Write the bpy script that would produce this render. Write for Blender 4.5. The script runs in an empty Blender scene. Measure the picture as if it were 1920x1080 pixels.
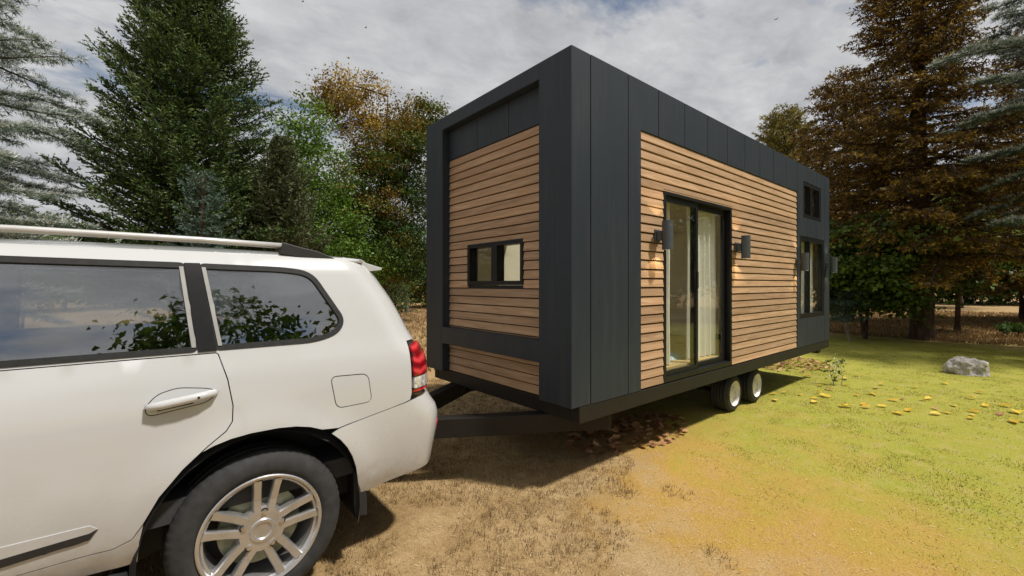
import bpy, bmesh, math, random
import numpy as np
from mathutils import Vector, Matrix, geometry

S = bpy.context.scene
COL = S.collection
PI = math.pi

# ------------------------------------------------------------------ camera
CAM = Vector((-2.727, -2.486, 1.80)); YAW = 0.875385; FPX = 813.8
cd = bpy.data.cameras.new('camera'); co = bpy.data.objects.new('camera', cd); COL.objects.link(co)
co.location = CAM; co.rotation_euler = (PI/2, 0, YAW-PI/2)
cd.sensor_width = 36; cd.lens = FPX/1920*36; cd.shift_y = -6.9/1920
cd.clip_start = 0.05; cd.clip_end = 2000
S.camera = co

# ------------------------------------------------------------------ sun, sky
SUNV = Vector((0.30, -0.50, 1.0)).normalized()
sd = bpy.data.lights.new('sun', 'SUN'); so = bpy.data.objects.new('sun', sd); COL.objects.link(so)
sd.energy = 4.9; sd.angle = math.radians(4.0); sd.color = (1.0, 0.945, 0.87)
so.rotation_euler = SUNV.to_track_quat('Z', 'Y').to_euler(); so.location = (0, -6, 12)

W = bpy.data.worlds.new('World'); S.world = W; W.use_nodes = True
wn = W.node_tree.nodes; wl = W.node_tree.links; wn.clear()
def wnode(t, **k):
    n = wn.new(t)
    for a, b in k.items(): setattr(n, a, b)
    return n
sky = wnode('ShaderNodeTexSky', sky_type='NISHITA', sun_disc=False)
sky.sun_elevation = math.asin(SUNV.z); sky.sun_rotation = math.atan2(SUNV.x, SUNV.y)
sky.air_density = 1.0; sky.dust_density = 1.0; sky.ozone_density = 1.0
tc = wnode('ShaderNodeTexCoord'); sep = wnode('ShaderNodeSeparateXYZ'); wl.new(tc.outputs['Generated'], sep.inputs[0])
def wmath(op, a, b=None, clamp=False):
    m = wnode('ShaderNodeMath', operation=op, use_clamp=clamp)
    for i, x in enumerate((a, b)):
        if x is None: continue
        if isinstance(x, (int, float)): m.inputs[i].default_value = x
        else: wl.new(x, m.inputs[i])
    return m.outputs[0]
zz = wmath('MAXIMUM', sep.outputs[2], 0.02); zz = wmath('ADD', zz, 0.12)
cx = wmath('DIVIDE', sep.outputs[0], zz); cy = wmath('DIVIDE', sep.outputs[1], zz)
cmb = wnode('ShaderNodeCombineXYZ'); wl.new(cx, cmb.inputs[0]); wl.new(cy, cmb.inputs[1]); cmb.inputs[2].default_value = 3.7
def wnoise(scale, detail, rough, dist=0.0, off=0.0):
    mp = wnode('ShaderNodeMapping'); mp.inputs['Location'].default_value = (off, off*.7, 0); wl.new(cmb.outputs[0], mp.inputs[0])
    mp.inputs['Rotation'].default_value = (0, 0, 0.5); mp.inputs['Scale'].default_value = (1, 1.35, 1)
    n = wnode('ShaderNodeTexNoise'); n.inputs['Scale'].default_value = scale; n.inputs['Detail'].default_value = detail
    n.inputs['Roughness'].default_value = rough; n.inputs['Distortion'].default_value = dist
    wl.new(mp.outputs[0], n.inputs['Vector']); return n.outputs[0]
def wramp(x, stops):
    r = wnode('ShaderNodeValToRGB'); e = r.color_ramp.elements
    while len(e) < len(stops): e.new(0.5)
    for q, (p, c) in zip(e, stops): q.position = p; q.color = (*c, 1)
    wl.new(x, r.inputs[0]); return r.outputs[0]
big = wnoise(0.75, 6, .58, .2, 1.3); fine = wnoise(2.6, 8, .6, .25, 5.1)
mix1 = wmath('ADD', wmath('MULTIPLY', big, .62), wmath('MULTIPLY', fine, .38))
cover = wramp(mix1, [(0.375, (0, 0, 0)), (0.47, (1, 1, 1))])
shade = wramp(wmath('ADD', wmath('MULTIPLY', wnoise(1.3, 7, .55, .2, 9.2), .45), wmath('MULTIPLY', wnoise(4.2, 9, .62, .3, 2.2), .55)),
              [(0.36, (4.1, 4.2, 4.42)), (0.50, (5.4, 5.47, 5.62)), (0.62, (6.6, 6.63, 6.7))])
b1 = wnode('ShaderNodeBackground'); b1.inputs[1].default_value = 0.085; wl.new(sky.outputs[0], b1.inputs[0])
b2 = wnode('ShaderNodeBackground'); b2.inputs[1].default_value = 0.1; wl.new(shade, b2.inputs[0])
mx = wnode('ShaderNodeMixShader'); wl.new(cover, mx.inputs[0]); wl.new(b1.outputs[0], mx.inputs[1]); wl.new(b2.outputs[0], mx.inputs[2])
wo = wnode('ShaderNodeOutputWorld'); wl.new(mx.outputs[0], wo.inputs[0])

S.view_settings.view_transform = 'Standard'; S.view_settings.look = 'None'
S.view_settings.exposure = 0.0; S.view_settings.gamma = 1.0; S.view_settings.use_curve_mapping = False
S.cycles.max_bounces = 8; S.cycles.transparent_max_bounces = 16; S.cycles.use_denoising = True
S.cycles.diffuse_bounces = 3; S.cycles.glossy_bounces = 4; S.cycles.sample_clamp_indirect = 6

# ------------------------------------------------------------------ materials
MATS = {}
class NB:
    """tiny node builder for one material"""
    def __init__(s, name):
        s.m = bpy.data.materials.new(name); s.m.use_nodes = True; s.t = s.m.node_tree; s.t.nodes.clear()
        s.out = s.t.nodes.new('ShaderNodeOutputMaterial'); MATS[name] = s.m
    def n(s, t, ins=None, **k):
        n = s.t.nodes.new(t)
        for a, b in k.items(): setattr(n, a, b)
        for a, b in (ins or {}).items(): s.set(n.inputs[a], b)
        return n
    def set(s, sock, v):
        if isinstance(v, bpy.types.NodeSocket): s.t.links.new(v, sock)
        elif isinstance(v, tuple) and len(v) == 3 and sock.type == 'RGBA': sock.default_value = (*v, 1)
        else: sock.default_value = v
    def co(s, kind='Object', scale=(1, 1, 1), rot=(0, 0, 0), loc=(0, 0, 0)):
        c = s.n('ShaderNodeTexCoord'); mp = s.n('ShaderNodeMapping', {'Vector': c.outputs[kind], 'Scale': scale, 'Rotation': rot, 'Location': loc})
        return mp.outputs[0]
    def pos(s): return s.n('ShaderNodeNewGeometry').outputs['Position']
    def noise(s, vec, scale, detail=4, rough=.55, dist=0.0):
        return s.n('ShaderNodeTexNoise', {'Vector': vec, 'Scale': scale, 'Detail': detail, 'Roughness': rough, 'Distortion': dist}).outputs[0]
    def vor(s, vec, scale, feature='F1', rand=1.0):
        return s.n('ShaderNodeTexVoronoi', {'Vector': vec, 'Scale': scale, 'Randomness': rand}, feature=feature).outputs['Distance']
    def math(s, op, a, b=0.0, clamp=False):
        return s.n('ShaderNodeMath', {0: a, 1: b}, operation=op, use_clamp=clamp).outputs[0]
    def ramp(s, x, stops, interp='LINEAR'):
        r = s.n('ShaderNodeValToRGB', {0: x}); e = r.color_ramp.elements; r.color_ramp.interpolation = interp
        while len(e) < len(stops): e.new(0.5)
        for q, (p, c) in zip(e, stops): q.position = p; q.color = (*c, 1) if isinstance(c, tuple) else (c, c, c, 1)
        return r.outputs[0]
    def mix(s, f, a, b, mode='MIX'):
        m = s.n('ShaderNodeMix', data_type='RGBA', blend_type=mode)
        s.set(m.inputs[0], f); s.set(m.inputs[6], a); s.set(m.inputs[7], b); return m.outputs[2]
    def bump(s, h, strength=.3, dist=.01):
        return s.n('ShaderNodeBump', {'Height': h, 'Strength': strength, 'Distance': dist}).outputs[0]
    def bsdf(s, col, rough=.5, metal=0.0, normal=None, spec=.5, coat=0.0, **more):
        b = s.n('ShaderNodeBsdfPrincipled', {'Base Color': col, 'Roughness': rough, 'Metallic': metal, 'Specular IOR Level': spec, 'Coat Weight': coat})
        if normal is not None: s.set(b.inputs['Normal'], normal)
        for k, v in more.items(): s.set(b.inputs[k.replace('_', ' ')], v)
        return b.outputs[0]
    def done(s, sh): s.t.links.new(sh, s.out.inputs[0]); return s.m

def m_simple(name, col, rough=.5, metal=0., spec=.5, noise=.12, nscale=30, bump=0., coat=0.):
    b = NB(name); p = b.co(); n = b.noise(p, nscale, 5)
    lo = tuple(c*(1-noise) for c in col); hi = tuple(min(1, c*(1+noise)) for c in col)
    c = b.ramp(n, [(.3, lo), (.7, hi)])
    r = b.math('ADD', b.math('MULTIPLY', b.noise(p, nscale*.4, 3), .16), rough-.08)
    nm = b.bump(b.noise(p, nscale*6, 3), bump, .004) if bump else None
    return b.done(b.bsdf(c, r, metal, nm, spec, coat))

def m_cladding():
    b = NB('dark_cladding'); p = b.pos()
    n = b.noise(p, 420, 2, .6); big = b.noise(p, 1.1, 4)
    c = b.mix(b.ramp(big, [(.35, 0.), (.7, 1.)]), (.0165, .0240, .0325), (.0215, .0295, .0385))
    c = b.mix(b.math('MULTIPLY', b.ramp(n, [(.4, 0.), (.65, 1.)]), .35), c, (.036, .043, .050))
    streak = b.noise(b.n('ShaderNodeMapping', {'Vector': p, 'Scale': (5, 5, .35)}).outputs[0], 2.2, 5)
    dust = b.noise(b.n('ShaderNodeMapping', {'Vector': p, 'Scale': (9, 9, .5)}).outputs[0], 1.6, 6, .65)
    c = b.mix(b.ramp(dust, [(.52, 0.), (.78, .30)]), c, (.075, .075, .070))
    r = b.math('ADD', b.math('MULTIPLY', streak, .28), .34)
    wav = b.bump(b.noise(b.n('ShaderNodeMapping', {'Vector': p, 'Scale': (2.2, 2.2, .8)}).outputs[0], 1.1, 2), .25, .03)
    nb = b.n('ShaderNodeBump', {'Height': n, 'Strength': .12, 'Distance': .002, 'Normal': wav}).outputs[0]
    return b.done(b.bsdf(c, r, 0., nb, .32))
def m_wood(name, A, B, C, axis):
    b = NB(name); info = b.n('ShaderNodeObjectInfo'); p = b.pos()
    off = b.n('ShaderNodeCombineXYZ', {0: b.math('MULTIPLY', info.outputs['Random'], 37.), 1: b.math('MULTIPLY', info.outputs['Random'], 11.), 2: 0.})
    v = b.n('ShaderNodeVectorMath', {0: p, 1: off.outputs[0]}, operation='ADD').outputs[0]
    sc = (1.6, 24, 24) if axis == 'x' else (24, 1.6, 24)
    g = b.noise(b.n('ShaderNodeMapping', {'Vector': v, 'Scale': sc}).outputs[0], 1.0, 6, .6, 1.1)
    sc2 = (.9, 5, 5) if axis == 'x' else (5, .9, 5)
    w = b.n('ShaderNodeTexWave', {'Vector': b.n('ShaderNodeMapping', {'Vector': v, 'Scale': sc2}).outputs[0], 'Scale': 2.6, 'Distortion': 7., 'Detail': 3., 'Detail Scale': .8}, bands_direction='Z').outputs[1]
    c = b.ramp(g, [(.28, A), (.55, B), (.8, C)])
    c = b.mix(b.math('MULTIPLY', b.ramp(w, [(.55, 0.), (1., 1.)]), .16), c, tuple(x*.62 for x in A))
    kn = b.vor(b.n('ShaderNodeMapping', {'Vector': v, 'Scale': (1.3, 9, 9) if axis == 'x' else (9, 1.3, 9)}).outputs[0], 1.0)
    c = b.mix(b.ramp(kn, [(.02, .55), (.085, 0.)]), c, (.16, .085, .04))
    tint = b.ramp(info.outputs['Random'], [(0., (.78, .77, .77)), (.5, (1., 1., 1.)), (1., (1.16, 1.13, 1.09))])
    c = b.mix(1., c, tint, 'MULTIPLY')
    return b.done(b.bsdf(c, .58, 0., b.bump(g, .18, .003), .3))
def m_glass(name, tint, ior=1.5, boost=1.0, base=0.0, rough=0.0):
    b = NB(name); fc = b.n('ShaderNodeLayerWeight', {'Blend': .5}).outputs['Facing']
    fr = b.math('ADD', b.math('MULTIPLY', b.math('POWER', fc, 5.), .96), ((ior-1)/(ior+1))**2)   # Schlick
    f = b.math('ADD', b.math('MULTIPLY', fr, boost), base, True)
    nz = b.noise(b.pos(), 1.5, 2)
    g = b.n('ShaderNodeBsdfGlossy', {'Color': (.95, .96, .97), 'Roughness': rough, 'Normal': b.bump(nz, .02, .02)}).outputs[0]
    t = b.n('ShaderNodeBsdfTransparent', {'Color': tint}).outputs[0]
    return b.done(b.n('ShaderNodeMixShader', {0: f, 1: t, 2: g}).outputs[0])
def m_leaf(name, stops, trans=.25, rough=.55, spec=.25):
    b = NB(name); a = b.n('ShaderNodeAttribute', attribute_name='tone')
    c = b.ramp(a.outputs['Fac'], stops)
    d = b.bsdf(c, rough, 0., None, spec)
    t = b.n('ShaderNodeBsdfTranslucent', {'Color': b.mix(1., c, (1.25, 1.2, .8), 'MULTIPLY')}).outputs[0]
    return b.done(b.n('ShaderNodeMixShader', {0: trans, 1: d, 2: t}).outputs[0])
def m_bark(name, A, B, scale=9):
    b = NB(name); p = b.n('ShaderNodeMapping', {'Vector': b.pos(), 'Scale': (1, 1, .25)}).outputs[0]
    n = b.noise(p, scale, 7, .65, .6); v = b.vor(p, scale*1.3)
    c = b.ramp(b.math('ADD', b.math('MULTIPLY', n, .7), b.math('MULTIPLY', v, .4)), [(.3, A), (.75, B)])
    return b.done(b.bsdf(c, .85, 0., b.bump(b.math('ADD', n, v), .8, .05), .2))
def m_ground():
    b = NB('ground_soil'); p = b.pos(); sp = b.n('ShaderNodeSeparateXYZ', {0: p}); x, y = sp.outputs[0], sp.outputs[1]
    n1 = b.noise(p, .55, 6, .6); n2 = b.noise(p, 2.3, 6, .6); n3 = b.noise(p, 14, 6, .65); n4 = b.noise(p, 75, 5, .7); n5 = b.noise(p, 260, 3, .7)
    grain = b.math('ADD', b.math('MULTIPLY', n4, .55), b.math('MULTIPLY', n5, .45))
    # bare sandy soil
    sand = b.ramp(grain, [(.3, (.225, .148, .066)), (.5, (.41, .287, .140)), (.72, (.57, .445, .255))])
    sand = b.mix(b.ramp(n2, [(.42, 0.), (.72, .6)]), sand, b.ramp(grain, [(.3, (.21, .125, .035)), (.55, (.40, .25, .075)), (.75, (.52, .36, .14))]))
    crack = b.vor(b.n('ShaderNodeMapping', {'Vector': p, 'Scale': (1, 1, 1)}).outputs[0], 26, 'DISTANCE_TO_EDGE')
    sand = b.mix(b.math('MULTIPLY', b.ramp(crack, [(0., 1.), (.05, 0.)]), .22), sand, (.17, .10, .04))
    matt = b.math('MULTIPLY', b.ramp(b.math('ADD', b.math('MULTIPLY', n2, .6), b.math('MULTIPLY', n3, .4)), [(.40, 0.), (.60, .62)]), b.ramp(b.math('MULTIPLY', b.math('SUBTRACT', x, b.math('MULTIPLY', y, .5)), .1), [(.0, 1.), (.09, 0.)]))
    sand = b.mix(matt, sand, b.ramp(grain, [(.3, (.085, .052, .024)), (.5, (.19, .122, .06)), (.75, (.36, .25, .13))]))
    # rusty orange belt between soil and lawn
    rust = b.ramp(grain, [(.3, (.26, .13, .018)), (.5, (.44, .25, .04)), (.72, (.58, .38, .09))])
    lawn = b.ramp(grain, [(.28, (.145, .14, .018)), (.48, (.31, .295, .044)), (.62, (.42, .385, .08)), (.8, (.53, .48, .17))])
    lawn = b.mix(b.ramp(n2, [(.42, 0.), (.7, .6)]), lawn, b.ramp(grain, [(.3, (.16, .19, .02)), (.55, (.29, .33, .04)), (.8, (.42, .44, .09))]))
    lawn = b.mix(b.ramp(b.noise(p, 5.5, 7, .7), [(.5, 0.), (.68, .6)]), lawn, (.44, .35, .15))
    lawn = b.mix(b.ramp(n3, [(.58, 0.), (.75, .45)]), lawn, (.40, .30, .13))
    straw = b.ramp(grain, [(.3, (.21, .135, .06)), (.5, (.36, .24, .115)), (.75, (.50, .36, .19))])
    q = b.math('SUBTRACT', x, b.math('MULTIPLY', y, .5))
    q = b.math('ADD', q, b.math('MULTIPLY', b.math('SUBTRACT', n1, .5), 4.0)); q = b.math('ADD', q, b.math('MULTIPLY', b.math('SUBTRACT', n2, .5), 2.6)); q = b.math('ADD', q, b.math('MULTIPLY', b.math('SUBTRACT', n3, .5), 1.6))
    q = b.math('MULTIPLY', q, .1)
    c = b.mix(b.ramp(q, [(.02, 0.), (.18, .75)]), sand, rust)
    c = b.mix(b.ramp(q, [(.13, 0.), (.26, .55), (.42, 1.)]), c, lawn)
    # field of cut straw beyond the lawn
    e1 = b.math('MULTIPLY', b.math('SUBTRACT', b.math('ADD', b.math('ADD', x, b.math('MULTIPLY', y, -.9)), b.math('MULTIPLY', n1, 2.)), 14.0), .1)
    e2 = b.math('MULTIPLY', b.math('SUBTRACT', b.math('ADD', b.math('ADD', y, b.math('MULTIPLY', x, .02)), b.math('MULTIPLY', n1, 1.5)), 4.4), .1)
    e1 = b.math('MULTIPLY', b.math('SUBTRACT', b.math('ADD', x, b.math('MULTIPLY', n1, 3.)), 16.6), .1)
    c = b.mix(b.ramp(e1, [(.0, 0.), (.2, 1.)]), c, straw)
    c = b.mix(b.ramp(e2, [(.0, 0.), (.22, 1.)]), c, straw)
    h = b.math('ADD', b.math('ADD', b.math('MULTIPLY', n3, .8), b.math('MULTIPLY', n4, .5)), b.math('MULTIPLY', n5, .22))
    return b.done(b.bsdf(c, .9, 0., b.bump(h, .65, .03), .15))
def m_rock():
    b = NB('lichen_stone'); p = b.co(); n = b.noise(p, 5, 8, .65, .3); f = b.noise(p, 34, 6, .7)
    c = b.ramp(b.math('ADD', b.math('MULTIPLY', n, .55), b.math('MULTIPLY', f, .45)), [(.34, (.14, .12, .09)), (.45, (.40, .37, .32)), (.57, (.68, .66, .62))])
    m = b.ramp(b.noise(p, 7.5, 5, .6), [(.58, 0.), (.66, .8)])
    c = b.mix(m, c, (.22, .19, .05))
    return b.done(b.bsdf(c, .85, 0., b.bump(b.math('ADD', n, f), .7, .04), .2))
def m_paint():
    b = NB('white_paint'); p = b.pos(); sp = b.n('ShaderNodeSeparateXYZ', {0: p}); n = b.noise(p, 3, 5); f = b.noise(p, 40, 5, .7)
    dust = b.math('ADD', b.math('MULTIPLY', b.math('SUBTRACT', 1.0, sp.outputs[2]), .55), b.math('MULTIPLY', b.math('SUBTRACT', n, .5), .5))
    c = b.mix(b.ramp(dust, [(.0, 0.), (.42, .55)]), (.49, .497, .50), (.32, .298, .255))
    arch = b.noise(p, 9, 6, .7)
    d2 = b.math('ADD', b.math('MULTIPLY', b.math('SUBTRACT', .78, sp.outputs[2]), 1.5), b.math('MULTIPLY', b.math('SUBTRACT', arch, .5), 1.2))
    c = b.mix(b.ramp(d2, [(.18, 0.), (.6, .55)]), c, (.27, .215, .14))
    r = b.math('ADD', .22, b.math('MULTIPLY', b.ramp(dust, [(.0, 0.), (.4, .4)]), f))
    return b.done(b.bsdf(c, r, 0., None, .5, 1.0, Coat_Roughness=.03))

m_cladding(); m_ground(); m_rock(); m_paint()
m_wood('wood_board', (.285, .175, .093), (.43, .28, .165), (.545, .38, .245), 'x')
m_wood('wood_board_end', (.285, .175, .093), (.43, .28, .165), (.545, .38, .245), 'y')
m_wood('floor_wood', (.40, .28, .15), (.55, .40, .22), (.63, .48, .30), 'x')
m_simple('black_backing', (.012, .012, .012), .7)
m_simple('black_frame', (.008, .0085, .009), .42, spec=.25, nscale=60)
m_simple('chassis_steel', (.014, .012, .010), .55, spec=.3, nscale=14, bump=.1)
m_simple('inner_wall', (.76, .69, .52), .8, noise=.05, nscale=2)
m_simple('inner_ceiling', (.62, .58, .48), .85, noise=.04, nscale=2)
m_simple('curtain_cloth', (.88, .865, .84), .9, noise=.06, nscale=80)
m_simple('lamp_metal', (.085, .10, .115), .45, 0.3, nscale=160, noise=.2)
m_simple('tyre_rubber', (.022, .022, .022), .75, nscale=40, noise=.25, bump=.15)
m_simple('car_tyre_rubber', (.024, .024, .024), .8, nscale=18, noise=.35, bump=.15)
m_simple('white_rim', (.72, .69, .62), .42, nscale=12, noise=.08)
m_simple('alloy', (.56, .555, .55), .24, .8, nscale=9, noise=.1)
m_simple('brake_steel', (.30, .31, .22), .5, .3, nscale=22, noise=.3)
m_simple('black_plastic', (.016, .016, .017), .6, nscale=60, noise=.2, bump=.1)
m_simple('car_interior', (.035, .035, .036), .85, nscale=20)
m_simple('rail_silver', (.50, .495, .49), .42, .25, nscale=10, noise=.06)
m_simple('strip_grey', (.30, .30, .295), .45, .1, nscale=10)
m_simple('rubber_seal', (.014, .0145, .014), .6, spec=.3, nscale=50, noise=.3)
m_simple('chrome', (.70, .70, .70), .15, .95, nscale=10, noise=.03)
m_simple('rug_blue', (.45, .56, .62), .95, nscale=26, noise=.3, bump=.4)
m_simple('steel_tap', (.55, .55, .56), .25, .9, nscale=30, noise=.05)
m_simple('counter_top', (.42, .36, .28), .5, nscale=14)
m_simple('speck_dark', (.04, .035, .03), .8)
m_glass('window_glass', (.93, .94, .91), 1.5, 1.0, 0.0)
m_glass('car_glass', (.82, .83, .82), 1.6, 1.2, 0.16)
m_glass('lamp_lens_clear', (.85, .85, .83), 1.5, 1.2, .03, .05)
b = NB('tail_red'); p = b.co(); n = b.n('ShaderNodeTexWave', {'Vector': p, 'Scale': 4., 'Distortion': 9.}, bands_direction='Z').outputs[1]
b.done(b.bsdf(b.ramp(n, [(.2, (.16, .003, .006)), (.7, (.46, .012, .018)), (1., (.60, .05, .06))]), .18, 0., None, .5, .8))
b = NB('tail_clear'); p = b.co(); n = b.noise(p, 30, 3)
b.done(b.bsdf(b.ramp(n, [(.35, (.30, .28, .27)), (.65, (.75, .74, .73))]), .12, .2, None, .5, .8))
b = NB('lamp_bulb'); e = b.n('ShaderNodeEmission', {'Color': (1., .80, .50), 'Strength': 5.0}); b.done(e.outputs[0])

# ------------------------------------------------------------------ mesh helpers
WO = {}                                   # world origin of every object built
def link(o, parent=None, origin=(0, 0, 0)):
    COL.objects.link(o); og = Vector(origin); WO[o.name] = og
    if parent is not None:
        o.parent = parent; o.location = og - WO[parent.name]
    else: o.location = og
    return o
def thing(name, label, cat, loc=(0, 0, 0), group=None):
    o = bpy.data.objects.new(name, None); o.empty_display_size = .3; link(o, None, loc); tag(o, label, cat, group); return o
def tag(o, label=None, cat=None, group=None, kind=None):
    if label: o['label'] = label
    if cat: o['category'] = cat
    if group: o['group'] = group
    if kind: o['kind'] = kind
    return o
def mat(o, m):
    o.data.materials.clear(); o.data.materials.append(MATS[m]); return o
def mesh_obj(name, verts, faces, m, parent=None, origin=None, smooth=False, recalc=True, bevel=0., solid=0.):
    """verts are world coordinates"""
    if origin is None: origin = WO[parent.name] if parent is not None else (0, 0, 0)
    og = Vector(origin)
    me = bpy.data.meshes.new(name)
    me.from_pydata([tuple(Vector(v)-og) for v in verts], [], faces)
    if recalc:
        bm = bmesh.new(); bm.from_mesh(me); bmesh.ops.recalc_face_normals(bm, faces=bm.faces); bm.to_mesh(me); bm.free()
    if smooth: me.polygons.foreach_set('use_smooth', [True]*len(me.polygons))
    o = bpy.data.objects.new(name, me); link(o, parent, og); mat(o, m)
    if solid:
        k = o.modifiers.new('solid', 'SOLIDIFY'); k.thickness = solid; k.offset = -1
        if smooth:
            k = o.modifiers.new('split', 'EDGE_SPLIT'); k.split_angle = math.radians(38); k.use_edge_sharp = False
    if bevel:
        k = o.modifiers.new('bevel', 'BEVEL'); k.width = bevel; k.segments = 2; k.limit_method = 'ANGLE'; k.angle_limit = math.radians(40)
    return o
BOXF = [(0, 1, 3, 2), (4, 6, 7, 5), (0, 4, 5, 1), (2, 3, 7, 6), (0, 2, 6, 4), (1, 5, 7, 3)]
def boxv(x0, x1, y0, y1, z0, z1): return [(x, y, z) for x in (x0, x1) for y in (y0, y1) for z in (z0, z1)]
def join(*parts):
    V, F = [], []
    for v, f in parts:
        k = len(V); V += list(v); F += [tuple(i+k for i in q) for q in f]
    return V, F
def bx(*a): return boxv(*a), BOXF
def box(name, dims, m, parent=None, bevel=.003, origin=None):
    return mesh_obj(name, boxv(*dims), BOXF, m, parent, origin, bevel=bevel)
def slab(axis, keep, holes, d0, d1):
    """union of rects (a0,a1,b0,b1) minus holes, extruded d0..d1. axis: 'v' (a=x,b=z), 'u' (a=y,b=z), 'z' (a=x,b=y)"""
    A = sorted({r[i] for r in keep+holes for i in (0, 1)}); B = sorted({r[i] for r in keep+holes for i in (2, 3)})
    ins = lambda a, b, R: any(r[0] < a < r[1] and r[2] < b < r[3] for r in R)
    on = {(i, j) for i in range(len(A)-1) for j in range(len(B)-1) if ins((A[i]+A[i+1])/2, (B[j]+B[j+1])/2, keep) and not ins((A[i]+A[i+1])/2, (B[j]+B[j+1])/2, holes)}
    idx = {}; V = []; F = []
    def vid(i, j, k):
        if (i, j, k) not in idx:
            a, b_, d = A[i], B[j], (d0, d1)[k]
            V.append({'v': (a, d, b_), 'u': (d, a, b_), 'z': (a, b_, d)}[axis]); idx[(i, j, k)] = len(V)-1
        return idx[(i, j, k)]
    for (i, j) in on:
        for k in (0, 1): F.append((vid(i, j, k), vid(i+1, j, k), vid(i+1, j+1, k), vid(i, j+1, k)))
        for di, dj, e in ((-1, 0, ((0, 0), (0, 1))), (1, 0, ((1, 0), (1, 1))), (0, -1, ((0, 0), (1, 0))), (0, 1, ((0, 1), (1, 1)))):
            if (i+di, j+dj) not in on:
                (a, b_), (c, d) = e
                F.append((vid(i+a, j+b_, 0), vid(i+c, j+d, 0), vid(i+c, j+d, 1), vid(i+a, j+b_, 1)))
    return V, F
def tube(pts, radii, sides=8, cap=True):
    V, F = [], []; pts = [Vector(p) for p in pts]; up = Vector((.13, .31, .94)).normalized(); pn = None
    for i, p in enumerate(pts):
        d = (pts[min(i+1, len(pts)-1)]-pts[max(i-1, 0)]).normalized()
        if pn is None: pn = d.cross(up); pn = pn.normalized() if pn.length > 1e-4 else Vector((1, 0, 0))
        else: pn = (pn-d*pn.dot(d)).normalized()
        q = d.cross(pn); r = radii[i] if hasattr(radii, '__len__') else radii
        V += [tuple(p+(pn*math.cos(2*PI*k/sides)+q*math.sin(2*PI*k/sides))*r) for k in range(sides)]
        if i:
            a = (i-1)*sides; F += [(a+k, a+(k+1) % sides, a+sides+(k+1) % sides, a+sides+k) for k in range(sides)]
    if cap: F += [tuple(range(sides)), tuple(range((len(pts)-1)*sides, len(pts)*sides))]
    return V, F
def lathe(profile, centre, axis='y', n=48, rfun=None):
    """profile: (offset along axis, radius) pairs, open strip round the axis"""
    V, F = [], []; c = Vector(centre); m = len(profile)
    for k in range(n):
        a = 2*PI*k/n
        for i, (d, r) in enumerate(profile):
            if rfun: r = rfun(i, k, r)
            V.append((c.x+r*math.cos(a), c.y+d, c.z+r*math.sin(a)) if axis == 'y' else (c.x+r*math.cos(a), c.y+r*math.sin(a), c.z+d))
    for k in range(n):
        for i in range(m-1):
            a, b_ = k*m+i, ((k+1) % n)*m+i; F.append((a, b_, b_+1, a+1))
    return V, F
def at(px, Z, z=0.0):
    X = (px-960)/FPX*Z
    return Vector((CAM.x+X*math.sin(YAW)+Z*math.cos(YAW), CAM.y-X*math.cos(YAW)+Z*math.sin(YAW), z))
def on_ground(px, py):
    return at(px, FPX*CAM.z/(py-533.1))

# ------------------------------------------------------------------ ground
_T = np.random.default_rng(77).random((256, 256))
def value_noise(P, scale, seed=0):
    q = P[:, :2]*scale+100+seed*17.3; i = np.floor(q).astype(int); f = q-i; f = f*f*(3-2*f); g = lambda a, b_: _T[(i[:, 0]+a) % 256, (i[:, 1]+b_) % 256]
    return (g(0, 0)*(1-f[:, 0])+g(1, 0)*f[:, 0])*(1-f[:, 1])+(g(0, 1)*(1-f[:, 0])+g(1, 1)*f[:, 0])*f[:, 1]
def ground_z(P):
    """gentle unevenness of the soil, a couple of centimetres"""
    P = np.atleast_2d(np.asarray(P, float)); n = .020*(value_noise(P, .9, 31)-.5)+.014*(value_noise(P, 2.7, 32)-.5)+.010*(value_noise(P, 7., 33)-.5)
    return n-.006
def build_ground():
    xs = np.unique(np.concatenate([np.linspace(-400, -12, 10), np.linspace(-12, -3.6, 20), np.linspace(-3.6, 8, 190), np.linspace(8, 26, 60), np.linspace(26, 420, 12)]))
    ys = np.unique(np.concatenate([np.linspace(-400, -9, 10), np.linspace(-9, -4.5, 12), np.linspace(-4.5, 4, 140), np.linspace(4, 30, 50), np.linspace(30, 420, 12)]))
    X, Y = np.meshgrid(xs, ys, indexing='ij'); P = np.stack([X.ravel(), Y.ravel(), 0*X.ravel()], 1); P[:, 2] = ground_z(P); nx, ny = len(xs), len(ys)
    F = [(i*ny+j, (i+1)*ny+j, (i+1)*ny+j+1, i*ny+j+1) for i in range(nx-1) for j in range(ny-1)]
    me = bpy.data.meshes.new('ground'); me.from_pydata(P.tolist(), [], F); me.polygons.foreach_set('use_smooth', [True]*len(F))
    o = bpy.data.objects.new('ground', me); link(o); mat(o, 'ground_soil'); tag(o, 'sandy soil turning to yellow green lawn and straw field', kind='structure')
build_ground()

# ------------------------------------------------------------------ tiny house on its trailer
ZB, ZT, HL, HW = .745, 3.823, 7.257, 2.5          # cladding bottom, top, length, width
PITCH = .0922
HOUSE = thing('tiny_house', 'dark grey and wood clad tiny house standing on a black twin wheel trailer', 'tiny house', (3.63, 1.25, 0))
DOOR = (1.438, 3.030, .752, 2.81); WUP = (5.78, 6.73, 2.94, 3.555); WLO = (5.61, 6.925, 1.22, 2.618); WEND = (.73, 1.71, 1.79, 2.257)
G = .0045
FARW_ADDED = (1.9, 4.45, 1.05, 3.35)

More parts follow.
